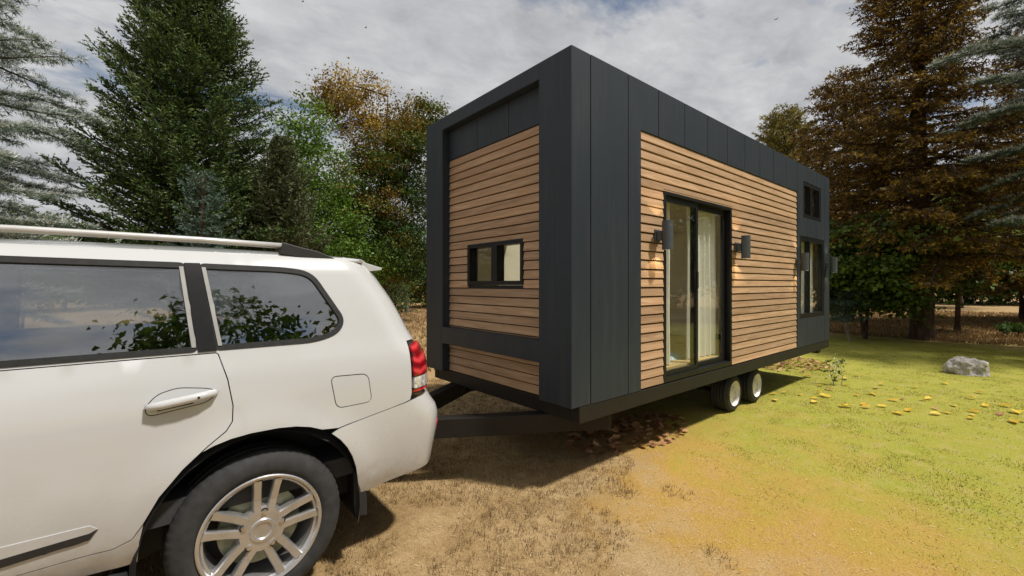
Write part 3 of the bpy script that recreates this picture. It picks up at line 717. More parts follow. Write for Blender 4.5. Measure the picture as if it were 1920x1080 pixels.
    V, F = tube([skin(-2.54, 1.237, -.060), skin(-2.54, 1.237, -.052)], .006, 10); mesh_obj('key_hole', V, F, 'black_plastic', d1)
    pts = [skin(u, 1.190+.10*(u+2.745), -.004) for u in (-2.70, -2.64, -2.56)]
    V, F = tube(pts, .008, 8); mesh_obj('handle_shadow_rod', V, F, 'black_plastic', d1)  # black rod standing in for the shadow under the handle
    pts = [skin(u, 1.213+.02*(u+3.7), -dd) for u, dd in ((-3.78, .004), (-3.765, .026), (-3.64, .040), (-3.52, .030), (-3.50, .004))]
    # side moulding
    for x0, x1, dr in ((-2.905, -3.495, d1), (-3.545, -4.6, e1)):
        P = rounded([(x0, .690), (x0-.03, .716), (x1, .725), (x1, .650), (x0-.03, .676)], .004)
        V, F = patch(P, [], lambda s, z: skin(s, z, -.0045), .05); mesh_obj('side_moulding', V, F, 'white_paint', dr, recalc=False, smooth=True, solid=.012)
        P = [(x0-.002, .694), (x0-.03, .681), (x1, .656), (x1, .612), (x0-.03, .650)]
        V, F = patch(P, [], lambda s, z: skin(s, z, -.006), .05); mesh_obj('moulding_trim', V, F, 'black_plastic', dr, recalc=False, solid=.006)
    # side step
    V, F = tube([(-2.80, CV0+.10, .40), (-2.95, CV0+.03, .40), (-4.6, CV0+.03, .40), (-4.75, CV0+.10, .40)], .04, 10); both('side_step', V, F, 'black_plastic', smooth=True)
    V, F = patch([(-2.80, .472), (-4.76, .472), (-4.76, .568), (-2.86, .568)], [], lambda s, z: skin(s, z, .006), .06); both('sill', V, F, 'white_paint', smooth=True, solid=.02)
    # rear bumper: near half runs from the arch round the corner to the middle
    bz = [(-1.842, .926), (-1.70, .950), (-1.50, .985), (-1.38, 1.006), (-1.30, 1.024), (-1.12, 1.03)]
    bpoly = bz+[(s_end(1.03), 1.03), (s_end(.50), .50), (-1.30, .505), (-1.45, .492), (-1.70, .462)]
    bpoly += [p for p in ra if p[0] > WB[0] and .47 < p[1] < .918]
    V, F = patch(bpoly, [], skin, .055); both('rear_bumper', V, F, 'white_paint', smooth=True, solid=.012)
    V, F = patch([(-1.09, .735), (-.96, .735), (-.96, .80), (-1.09, .80)], [], lambda s, z: skin(s, z, -.006), .05); both('reflector', V, F, 'tail_red', smooth=True, solid=.006)
    # tail lamp
    red = rounded([(-1.342, 1.378), (-1.262, 1.400), (-1.130, 1.383), (-1.05, 1.20), (-1.045, 1.172), (-1.345, 1.172)], [.01, .02, .05, .05, .005, .005])
    V, F = patch(red, [], lambda s, z: skin(s, z, -.012), .04); tl = both('tail_lamp', V, F, 'tail_red', smooth=True, solid=.03)
    V, F = patch(rounded([(-1.342, 1.166), (-1.045, 1.166), (-1.045, 1.09), (-1.348, 1.09)], .01), [], lambda s, z: skin(s, z, -.010), .04); t2 = both('reversing_lamp', V, F, 'tail_clear', smooth=True, solid=.03)
    V, F = patch([(-1.35, 1.084), (-1.045, 1.084), (-1.045, 1.066), (-1.352, 1.066)], [], lambda s, z: skin(s, z, -.006), .04); both('lamp_edge', V, F, 'tail_red', smooth=True, solid=.02)
    V, F = patch([(-1.357, 1.05), (-1.04, 1.05), (-1.04, 1.41), (-1.357, 1.41)], [], lambda s, z: skin(s, z, .016), .06); both('lamp_bucket', V, F, 'black_plastic', smooth=True)
    # tail door (both halves in one piece) with window
    def tail(s, z): return skin(s, z)
    tg = [(-1.035, 1.045), (s_end(1.045), 1.045)]+[(s_end(z), z) for z in np.linspace(1.1, 1.95, 9)]+[(rear_u(z)-CR+CR*1.27, z) for z in np.linspace(1.95, 1.43, 10)]+[(-1.035, 1.40)]
    V, F = patch(tg, [[(-.93, 1.50), (s_end(1.5)-.02, 1.50), (s_end(1.85)-.02, 1.86), (-1.13, 1.86)]], tail, .06); both('tail_door', V, F, 'white_paint', smooth=True, solid=.014)
    V, F = patch([(-.93, 1.50), (s_end(1.5), 1.50), (s_end(1.85), 1.86), (-1.13, 1.86)], [], lambda s, z: skin(s, z, .004), .1); both('tail_window', V, F, 'car_glass', smooth=True, solid=.004)
    # roof, crowned, with the spoiler lip
    V = []; F = []; us = np.linspace(-4.0, -1.60, 22); n = 17
    zr = lerp_tab([(-4.0, 1.955), (-3.5, 2.005), (-2.8, 2.015), (-2.2, 2.008), (-1.8, 1.995), (-1.58, 1.978)])
    for u in us:
        for j in range(n):
            t = j/(n-1)*2-1; y = CVC+t*(CVC-CV0-.238); e = 1-abs(t)**3.2
            V.append((u, y, 1.958+(zr(u)-1.958+.028)*e))
    F = [(i*n+j, (i+1)*n+j, (i+1)*n+j+1, i*n+j+1) for i in range(len(us)-1) for j in range(n-1)]
    mesh_obj('roof_panel', V, F, 'white_paint', car, smooth=True, solid=.01)
    V = []; F = []; n = 13
    prof = [(-1.66, 1.995), (-1.55, 1.975), (-1.43, 1.942), (-1.378, 1.928), (-1.383, 1.912), (-1.48, 1.900), (-1.60, 1.925)]
    for j in range(n):
        t = j/(n-1)*2-1; sw = .05*abs(t)**4; y = CVC+t*(CVC-CV0-.262)
        V += [(u-sw-.03*t*t, y, z+.012*(1-t*t)-.012*abs(t)**3) for u, z in prof]
    m_ = len(prof); F = [(j*m_+i, j*m_+(i+1) % m_, (j+1)*m_+(i+1) % m_, (j+1)*m_+i) for j in range(n-1) for i in range(m_)]+[tuple(range(m_)), tuple(range((n-1)*m_, n*m_))]
    mesh_obj('roof_spoiler', V, F, 'white_paint', car, smooth=False, bevel=.004)
    # roof rails
    yr = CV0+.268
    rl = [(-4.0, yr, 2.0), (-3.85, yr, 2.042), (-3.2, yr, 2.052), (-2.5, yr, 2.047), (-2.10, yr, 2.037)]
    V, F = tube(rl, .0175, 14); ra_, rb_ = both('roof_rail', V, F, 'rail_silver', smooth=True)
    for (x0, x1, z0) in ((-2.10, -1.78, 2.035),):
        prof = [(x0, z0+.025), (-2.0, 2.034), (-1.90, 2.015), (-1.80, 1.975), (-1.76, 1.958), (-2.0, 1.965), (x0-.02, 1.985)]
        V = [(u, yr+y, z) for y in (-.026, .026) for u, z in prof]; k = len(prof)
        F = [tuple(range(k)), tuple(range(k, 2*k))]+[(i, (i+1) % k, (i+1) % k+k, i+k) for i in range(k)]
        both('rail_foot', V, F, 'black_plastic', bevel=.006)
    # bonnet, windscreen, nose
    def across(name, stations, m, n=13, crown=.03, solid=.01):
        V = []
        for (u, z, hw) in stations:
            for j in range(n):
                t = j/(n-1)*2-1; V.append((u+.10*t*t*(-1 if u > -5 else .6), CVC+t*hw, z+crown*(1-abs(t)**2.5)-0*t))
        F = [(i*n+j, (i+1)*n+j, (i+1)*n+j+1, i*n+j+1) for i in range(len(stations)-1) for j in range(n-1)]
        return mesh_obj(name, V, F, m, car, smooth=True, solid=solid)
    hwid = CVC-CV0
    across('bonnet', [(-4.90, 1.345, hwid-.06), (-5.3, 1.31, hwid-.05), (-5.8, 1.24, hwid-.06), (-6.15, 1.15, hwid-.16), (-6.30, 1.06, hwid-.24)], 'white_paint')
    across('windscreen', [(-3.96, 1.945, hwid-.25), (-4.3, 1.74, hwid-.18), (-4.78, 1.44, hwid-.10), (-4.90, 1.35, hwid-.08)], 'car_glass', solid=.005)
    box('front_bumper', (-6.44, -6.18, CV0+.17, 2*CVC-CV0-.17, .45, .86), 'white_paint', car, .05)
    g = box('grille', (-6.40, -6.26, CVC-.45, CVC+.45, .865, 1.08), 'chrome', car, .02)
    for k in range(4): box('grille_bar', (-6.415, -6.395, CVC-.43, CVC+.43, .885+k*.05, .905+k*.05), 'black_plastic', g, .003)
    for s in (-1, 1): box('headlamp', (-6.39, -6.12, CVC+s*.68-.20, CVC+s*.68+.20, .88, 1.09), 'tail_clear', car, .04)
    mv = rounded([(-4.45, 1.44), (-4.28, 1.44), (-4.26, 1.60), (-4.43, 1.62)], .03)
    V = [(u, CV0-.20+y+.04, z) for y in (0, .18) for u, z in mv]; k = len(mv)
    both('door_mirror', V, [tuple(range(k)), tuple(range(k, 2*k))]+[(i, (i+1) % k, (i+1) % k+k, i+k) for i in range(k)], 'white_paint', bevel=.012)
    # inside: floor, seats, under body
    box('under_body', (-6.1, -1.25, CV0+.30, 2*CVC-CV0-.30, .38, .58), 'black_plastic', car, 0)
    box('cabin_floor', (-4.8, -1.32, CV0+.10, 2*CVC-CV0-.10, .585, .70), 'car_interior', car, 0)
    def seat(x, y, w, name):
        prof = [(x-.50, .72), (x-.52, 1.0), (x-.02, .98), (x+.10, 1.38), (x+.20, 1.38), (x+.14, .72)]
        V = [(u, y+yy, z) for yy in (-w/2, w/2) for u, z in prof]; k = len(prof)
        st = mesh_obj(name, V, [tuple(range(k)), tuple(range(k, 2*k))]+[(i, (i+1) % k, (i+1) % k+k, i+k) for i in range(k)], 'car_interior', car, bevel=.04)
    for y in (CVC-.42, CVC+.42): seat(-4.0, y, .52, 'front_seat')
    for y in (CVC-.46, CVC+.46): seat(-3.02, y, .56, 'rear_seat')
    # wheel housings
    for wu in WB:
        V = []; F = []; n = 20; prof = [(CV0+.012, .535), (CV0+.05, .56), (CV0+.42, .56), (CV0+.42, .12)]
        for a in np.linspace(-.25, PI+.25, n):
            V += [(wu+r*math.cos(a), y, ZC+r*math.sin(a)*1.02) for y, r in prof]
        F = [(i*4+j, i*4+j+1, (i+1)*4+j+1, (i+1)*4+j) for i in range(n-1) for j in range(3)]
        both('wheel_housing', V, F, 'black_plastic')
    # mud flap behind the rear wheel
    fl = [(-1.735, .62), (-1.665, .62), (-1.655, .42), (-1.65, .315), (-1.725, .335), (-1.735, .42)]
    V = [(u+.05*(y > .1), CV0+.045+y, z) for y in (0, .24) for u, z in fl]; k = len(fl)
    both('mud_flap', V, [tuple(range(k)), tuple(range(k, 2*k))]+[(i, (i+1) % k, (i+1) % k+k, i+k) for i in range(k)], 'black_plastic')
    box('tow_hitch', (-1.30, -1.05, CVC-.03, CVC+.03, .36, .44), 'chassis_steel', car, .004)
    # wheels
    tw = .285
    tp = [(.03, .300), (.012, .312), (.004, .34), (.006, .372), (.018, .402), (.034, .418), (.046, .427), (.060, WR), (.10, WR), (.102, WR-.010), (.112, WR-.010), (.114, WR), (.168, WR), (.17, WR-.01), (.18, WR-.01), (.182, WR), (.225, WR), (.24, .427), (.262, .405), (.28, .37), (.27, .31)]
    def blocks(i, k, r): return r-(.0035 if (5 <= i <= 7 and k % 3 == 0) else 0)
    made = []
    def wheel(wu, side):
        y0 = CV0+.018 if side == 0 else 2*CVC-CV0-.018
        w = thing('wheel', None, None, (wu, y0, ZC)); w.parent = car; w.location = Vector((wu, y0, ZC))-WO[car.name]; WO[w.name] = Vector((wu, y0, ZC))
        w.rotation_euler = (0, 0.0 if side == 0 else 0.0, PI if side else 0)
        c = Vector((wu, y0, ZC))
        if made:
            for o in made:
                q = o.copy(); COL.objects.link(q); q.parent = w; q.location = o.location
            return
        V, F = lathe(tp, c, 'y', 186, blocks); made.append(mesh_obj('tyre', V, F, 'car_tyre_rubber', w, smooth=True))
        rp = [(.030, .302), (.006, .308), (.002, .302), (.006, .290), (.022, .282), (.030, .272), (.055, .266), (.19, .255), (.24, .26)]
        parts = [lathe(rp, c, 'y', 72)]
        hub = [(.046, .001), (.030, .045), (.022, .048), (.018, .066), (.026, .085), (.040, .118), (.075, .122)]
        hub = [(.024, .001), (.024, .040), (.017, .046), (.017, .060), (.024, .066), (.026, .112), (.05, .126), (.085, .126)]
        parts.append(lathe(hub, c, 'y', 40))
        for kk in range(5):
            a = PI/2-.10+2*PI*kk/5; rad = Vector((math.cos(a), 0, math.sin(a))); tan = Vector((-math.sin(a), 0, math.cos(a)))
            for s in (-1, 1):
                sec = []
                for r, off, hw, d, dep in ((.085, .030, .024, .024, .055), (.16, .040, .0225, .028, .05), (.225, .047, .022, .020, .045), (.278, .053, .025, .012, .045)):
                    q = c+rad*r+tan*(s*off)
                    sec += [q+tan*hw*.75+Vector((0, d, 0)), q-tan*hw*.75+Vector((0, d, 0)), q-tan*hw+Vector((0, d+.010, 0)), q-tan*hw+Vector((0, d+dep, 0)), q+tan*hw+Vector((0, d+dep, 0)), q+tan*hw+Vector((0, d+.010, 0))]
                F = [(i*6+j, i*6+(j+1) % 6, (i+1)*6+(j+1) % 6, (i+1)*6+j) for i in range(3) for j in range(6)]+[tuple(range(6)), tuple(range(18, 24))]
                parts.append(([tuple(v) for v in sec], F))
        V, F = join(*parts); rim = mesh_obj('rim', V, F, 'alloy', w, bevel=0); made.append(rim)
        V, F = lathe([(.10, .10), (.10, .205), (.125, .205), (.125, .10)], c, 'y', 48); made.append(mesh_obj('brake_disc', V, F, 'brake_steel', w))
        V, F = lathe([(.20, .001), (.20, .256)], c, 'y', 40); made.append(mesh_obj('wheel_back', V, F, 'black_plastic', w))
        for kk in range(5):
            a = PI/2-.10+2*PI*kk/5; q = c+Vector((math.cos(a)*.098, .031, math.sin(a)*.098))
            V, F = tube([q, q-Vector((0, .016, 0))], .0125, 6); made.append(mesh_obj('lug_nut', V, F, 'chrome', w))
            V, F = lathe([(0.0, .013), (-.006, .014), (-.006, .021), (0, .022)], q, 'y', 16); made.append(mesh_obj('lug_recess', V, F, 'black_plastic', w))
    for wu in WB:
        for s in (0, 1): wheel(wu, s)
build_car()

# ------------------------------------------------------------------ vegetation
def norm(a): return a/np.maximum(np.linalg.norm(a, axis=-1, keepdims=True), 1e-9)
def np_mesh(name, V, k, tone, m, parent, origin, smooth=False):
    """unshared k-gons from an (n*k,3) array with a per-vertex tone"""
    n = len(V)//k; me = bpy.data.meshes.new(name)
    me.vertices.add(len(V)); me.loops.add(len(V)); me.polygons.add(n)
    me.vertices.foreach_set('co', (V-np.array(origin)).astype(np.float32).ravel())
    me.loops.foreach_set('vertex_index', np.arange(len(V), dtype=np.int32))
    me.polygons.foreach_set('loop_start', np.arange(0, len(V), k, dtype=np.int32))
    a = me.attributes.new('tone', 'FLOAT', 'POINT'); a.data.foreach_set('value', np.clip(tone, 0, 1).astype(np.float32))
    me.update(calc_edges=True)
    o = bpy.data.objects.new(name, me); link(o, parent, origin); mat(o, m); return o
def needles(P, D, L, per_m, nl, nw, fw, sp, rng, tip=.3, updroop=0., tone_twig=.35, snow=0.):
    cnt = np.maximum(3, (L*per_m).astype(int)); idx = np.repeat(np.arange(len(P)), cnt); n = len(idx)
    f = rng.random(n); pos = P[idx]+D[idx]*(L[idx]*f)[:, None]
    r = norm(rng.normal(size=(n, 3))); d = D[idx]; per = norm(r-d*(r*d).sum(1)[:, None])
    per[:, 2] += updroop; nd = norm(d*fw+per*sp); ln = nl*(.65+.6*rng.random(n))
    side = norm(np.cross(nd, rng.normal(size=(n, 3))))*(nw*.5*(.8+.5*rng.random(n)))[:, None]
    V = np.empty((n, 3, 3)); V[:, 0] = pos-side; V[:, 1] = pos+side; V[:, 2] = pos+nd*ln[:, None]
    tw = rng.random(len(P))
    tone = tone_twig*tw[idx]+(1-tone_twig-tip)*rng.random(n)+tip*f
    if snow: tone = tone*(1-snow)+snow*np.clip(nd[:, 2]*.9+.25*rng.random(n)+.18, 0, 1)
    return V.reshape(-1, 3), np.repeat(tone, 3)
def leaves(C, Nn, size, asp, rng, tone, cup=.25):
    """folded diamond leaves at C with normals Nn"""
    n = len(C); r = rng.normal(size=(n, 3)); a = norm(r-Nn*(r*Nn).sum(1)[:, None]); b_ = np.cross(Nn, a)
    s = (size*(.6+.7*rng.random(n)))[:, None]
    V = np.empty((n, 4, 3)); V[:, 0] = C-a*s*.5; V[:, 1] = C+b_*s*.5*asp+Nn*s*cup*.5; V[:, 2] = C+a*s*.55-Nn*s*cup*.3; V[:, 3] = C-b_*s*.5*asp+Nn*s*cup*.5
    return V.reshape(-1, 3), np.repeat(tone, 4)
def wood(name, tubes, m, parent):
    V, F = join(*tubes); return mesh_obj(name, V, F, m, parent, smooth=True, recalc=False)

def conifer(name, label, base, h, r0, zb, R, prof, nbr, leafm, barkm, seed, elev=(25, -8), curve=.0, step=.11, tl=.42, sub=2, per_m=34, nl=.06, nw=.011,
            fw=.55, sp=.75, twang=55, group='trees round the clearing', cat='conifer', snow=0., droop=0., sinu=.03, az_keep=None, tonetw=.35, thin=0., updroop=0., tipbias=.3, s0=.12, lead=True):
    rng = np.random.default_rng(seed); base = Vector(base); T = thing(name, label, cat, base, group); bz = np.array(base)
    lean = rng.normal(size=2)*.012
    def axis(z): return bz+np.array([lean[0]*z+.03*math.sin(z*.9+seed), lean[1]*z+.03*math.cos(z*.7+seed), z])
    zs = np.concatenate([[-.15, .0, .15, .5], np.linspace(1.2, h, 14)]); rad = [r0*1.35, r0*1.22, r0*1.1, r0]+[r0*(1-.93*((z-1.2)/(h-1.2)))**.9+.008 for z in zs[4:]]
    trunk = [tube([axis(z) for z in zs], rad, 12)]; limbs = []
    TP, TD, TL = [], [], []
    for i in range(nbr):
        t = (i+.5)/nbr; z = zb+(h-zb)*t**.92; L = R*prof(t)*rng.uniform(.78, 1.12)
        if L < .12: continue
        az = i*2.39996+rng.normal()*.25
        if az_keep and not az_keep(az % (2*PI), t): continue
        el = math.radians(elev[0]*t+elev[1]*(1-t)+rng.normal()*5); d = np.array([math.cos(az), math.sin(az), 0.]); pz = np.array([-d[1], d[0], 0.])
        p0 = axis(z); ns = 7; pts = []
        ph = rng.random()*6.28
        for s in np.linspace(0, 1, ns):
            pts.append(p0+d*L*s*math.cos(el)+np.array([0, 0, L*s*math.sin(el)+curve*L*s*s])+pz*(L*sinu*math.sin(s*5+ph))+np.array([0, 0, L*sinu*.6*math.sin(s*6+ph*2)]))
        pts = np.array(pts); br = max(.009, .017*L**.9)
        limbs.append(tube(pts, [br*(1-.8*s) for s in np.linspace(0, 1, ns)], 5, False))
        seg = np.linspace(s0, 1., max(3, int(L/step)))
        for s in seg:
            if rng.random() < thin: continue
            x = s*(ns-1); k = min(int(x), ns-2); q = pts[k]+(pts[k+1]-pts[k])*(x-k); bd = pts[k+1]-pts[k]; bd = bd/np.linalg.norm(bd)
            sd_ = np.cross(bd, [0, 0, 1.]); sd_ /= max(np.linalg.norm(sd_), 1e-6)
            for sg in (-1, 1):
                a = math.radians(twang+rng.normal()*9); l = tl*(.35+.9*min(1, (1.08-s)*1.5))*rng.uniform(.7, 1.2)*min(1., .45+L/2.2)
                td = bd*math.cos(a)+sd_*sg*math.sin(a)+np.array([0, 0, rng.normal()*.16-droop]); td /= np.linalg.norm(td)
                TP.append(q); TD.append(td); TL.append(l)
                for u in range(sub):
                    fr = .25+.6*rng.random(); a2 = (1 if u % 2 else -1)*math.radians(48); w = np.cross(td, [0, 0, 1.]); w /= max(np.linalg.norm(w), 1e-6)
                    d2 = td*math.cos(a2)+w*math.sin(a2)+np.array([0, 0, rng.normal()*.2-droop*.5]); d2 /= np.linalg.norm(d2)
                    TP.append(q+td*l*fr); TD.append(d2); TL.append(l*.5*rng.uniform(.7, 1.1))
        TP.append(pts[-1]); TD.append((pts[-1]-pts[-2])/np.linalg.norm(pts[-1]-pts[-2])); TL.append(tl*.5)
    if lead: TP.append(axis(h-.3)); TD.append(np.array([0, 0, 1.])); TL.append(.5)
    V, tone = needles(np.array(TP), np.array(TD), np.array(TL), per_m, nl, nw, fw, sp, rng, tip=tipbias, snow=snow, tone_twig=tonetw, updroop=updroop)
    np_mesh('crown', V, 3, tone, leafm, T, base)
    tw = wood('trunk', trunk, barkm, T); wood('limb', limbs, barkm, T)['kind'] = 'stuff'
    return T

def broadleaf(name, label, base, h, r0, lobes, ncl, nleaf, size, leafm, barkm, seed, rc=.55, flat=.6, asp=.62, group='trees round the clearing', cat='tree', stems=1, upbias=.5, nlimb=14, tone_of=None, split=None, shell=.45, zfork=.35, lean=.03):
    """lobes: list of (dx, dy, z, rx, ry, rz) crown blobs relative to the base"""
    rng = np.random.default_rng(seed); base = Vector(base); T = thing(name, label, cat, base, group); bz = np.array(base)
    tubes = []; limbs = []; nodes = []
    for s in range(stems):
        a = rng.random()*6.28; ln = np.array([math.cos(a), math.sin(a)])*(lean if stems == 1 else .22)
        zs = np.linspace(0, h*.92, 12); pts = [bz+np.array([ln[0]*z+.05*math.sin(z*1.1+a)*min(1, z), ln[1]*z+.05*math.cos(z*.9+a)*min(1, z), z-(.1 if z == 0 else 0)]) for z in zs]
        rr = r0*(1. if stems == 1 else .6); tubes.append(tube(pts, [rr*1.3]+[rr*(1-.92*(i/11))+.006 for i in range(1, 12)], 9)); nodes += [(p, rr) for p in pts[int(12*zfork):]]
    w = np.array([l[3]*l[4]*l[5] for l in lobes])**.66; w /= w.sum(); li = rng.choice(len(lobes), ncl, p=w); Lb = np.array(lobes)[li]
    dirs = norm(rng.normal(size=(ncl, 3))); rad = (shell+(1-shell)*rng.random(ncl)**.6)[:, None]
    C = bz+Lb[:, :3]+dirs*rad*Lb[:, 3:]*(.9+.2*rng.random((ncl, 1)))
    C[:, 2] = np.maximum(C[:, 2], bz[2]+.25)
    # limbs to a subset, then twigs from the nearest limb node
    order = rng.permutation(ncl); tn = np.array([p for p, _ in nodes])
    allp = [*tn]
    for n_, i in enumerate(order[:nlimb*4]):
        A = np.array(allp); low = A[:, 2] < C[i][2]+.1
        dd = np.linalg.norm(A-C[i], axis=1)+np.where(low, 0, 2.0); k = int(np.argmin(dd)); p0 = A[k]; v = C[i]-p0; L = np.linalg.norm(v)
        mid = p0+v*.5+np.array([rng.normal()*.06*L, rng.normal()*.06*L, .10*L])
        rr = min(r0*.45, .014*L+.006)*(1.3 if n_ < nlimb else .8); q1 = (p0+mid)/2+rng.normal(size=3)*.02*L; q2 = (mid+C[i])/2+rng.normal(size=3)*.03*L
        limbs.append(tube([p0, q1, mid, q2, C[i]], [rr, rr*.85, rr*.65, rr*.45, rr*.2], 5, False)); allp += [q1, mid, q2]
    cnt = rng.multinomial(nleaf, np.ones(ncl)/ncl); idx = np.repeat(np.arange(ncl), cnt); n = len(idx)
    off = rng.normal(size=(n, 3))*np.array([rc, rc, rc*flat])*(.5+.6*rng.random(ncl))[idx][:, None]*.55
    P = C[idx]+off; P[:, 2] = np.maximum(P[:, 2], bz[2]+.05)
    N = norm(rng.normal(size=(n, 3))*.8+np.array([0, 0, upbias])+norm(off)*.35)
    ct = rng.random(ncl); tone = .45*ct[idx]+.55*rng.random(n)
    if tone_of is not None: tone = np.array(tone_of(P-bz, tone, ct[idx], rng))
    V, t = leaves(P, N, size, asp, rng, tone)
    np_mesh('crown', V, 4, t, leafm, T, base)
    wood('trunk', tubes, barkm, T); wood('limb', limbs, barkm, T)['kind'] = 'stuff'
    return T

m_leaf('spruce_needle', [(0., (.011, .022, .007)), (.45, (.042, .078, .022)), (.75, (.12, .18, .05)), (1., (.25, .28, .11))], .12)
m_leaf('frost_needle', [(0., (.03, .05, .03)), (.35, (.11, .155, .115)), (.6, (.30, .36, .32)), (.8, (.60, .64, .62)), (1., (.80, .82, .82))], .12)
m_leaf('blue_needle', [(0., (.025, .045, .032)), (.5, (.07, .115, .085)), (1., (.17, .24, .19))], .12)
m_leaf('olive_needle', [(0., (.028, .037, .014)), (.5, (.078, .095, .04)), (1., (.17, .19, .085))], .12)
m_leaf('light_leaf', [(0., (.035, .07, .010)), (.5, (.095, .175, .022)), (1., (.20, .31, .05))], .3)
m_leaf('mid_leaf', [(0., (.018, .038, .008)), (.5, (.05, .098, .016)), (1., (.11, .18, .03))], .25)
m_leaf('autumn_two_tone', [(0., (.020, .040, .006)), (.3, (.055, .10, .014)), (.47, (.10, .13, .018)), (.53, (.125, .085, .014)), (.75, (.25, .155, .026)), (1., (.42, .29, .06))], .25)
m_leaf('larch_leaf', [(0., (.022, .026, .006)), (.16, (.040, .032, .008)), (.22, (.046, .026, .006)), (.5, (.105, .060, .012)), (.72, (.24, .15, .025)), (1., (.60, .41, .08))], .2)
m_leaf('maple_leaf', [(0., (.024, .046, .008)), (.55, (.085, .135, .020)), (1., (.22, .28, .042))], .25)
m_leaf('gold_leaf', [(0., (.07, .06, .012)), (.5, (.17, .145, .03)), (1., (.34, .28, .08))], .25)
m_leaf('sapling_leaf', [(0., (.025, .08, .02)), (.5, (.06, .17, .045)), (1., (.14, .29, .09))], .3)
m_leaf('yellowgreen_leaf', [(0., (.028, .04, .005)), (.5, (.085, .105, .012)), (1., (.20, .20, .03))], .25)
m_bark('bark_grey', (.035, .03, .026), (.13, .115, .10)); m_bark('bark_brown', (.030, .018, .012), (.13, .080, .055)); m_bark('bark_red', (.05, .022, .012), (.16, .08, .05)); m_bark('bark_pale', (.14, .12, .10), (.34, .30, .26))

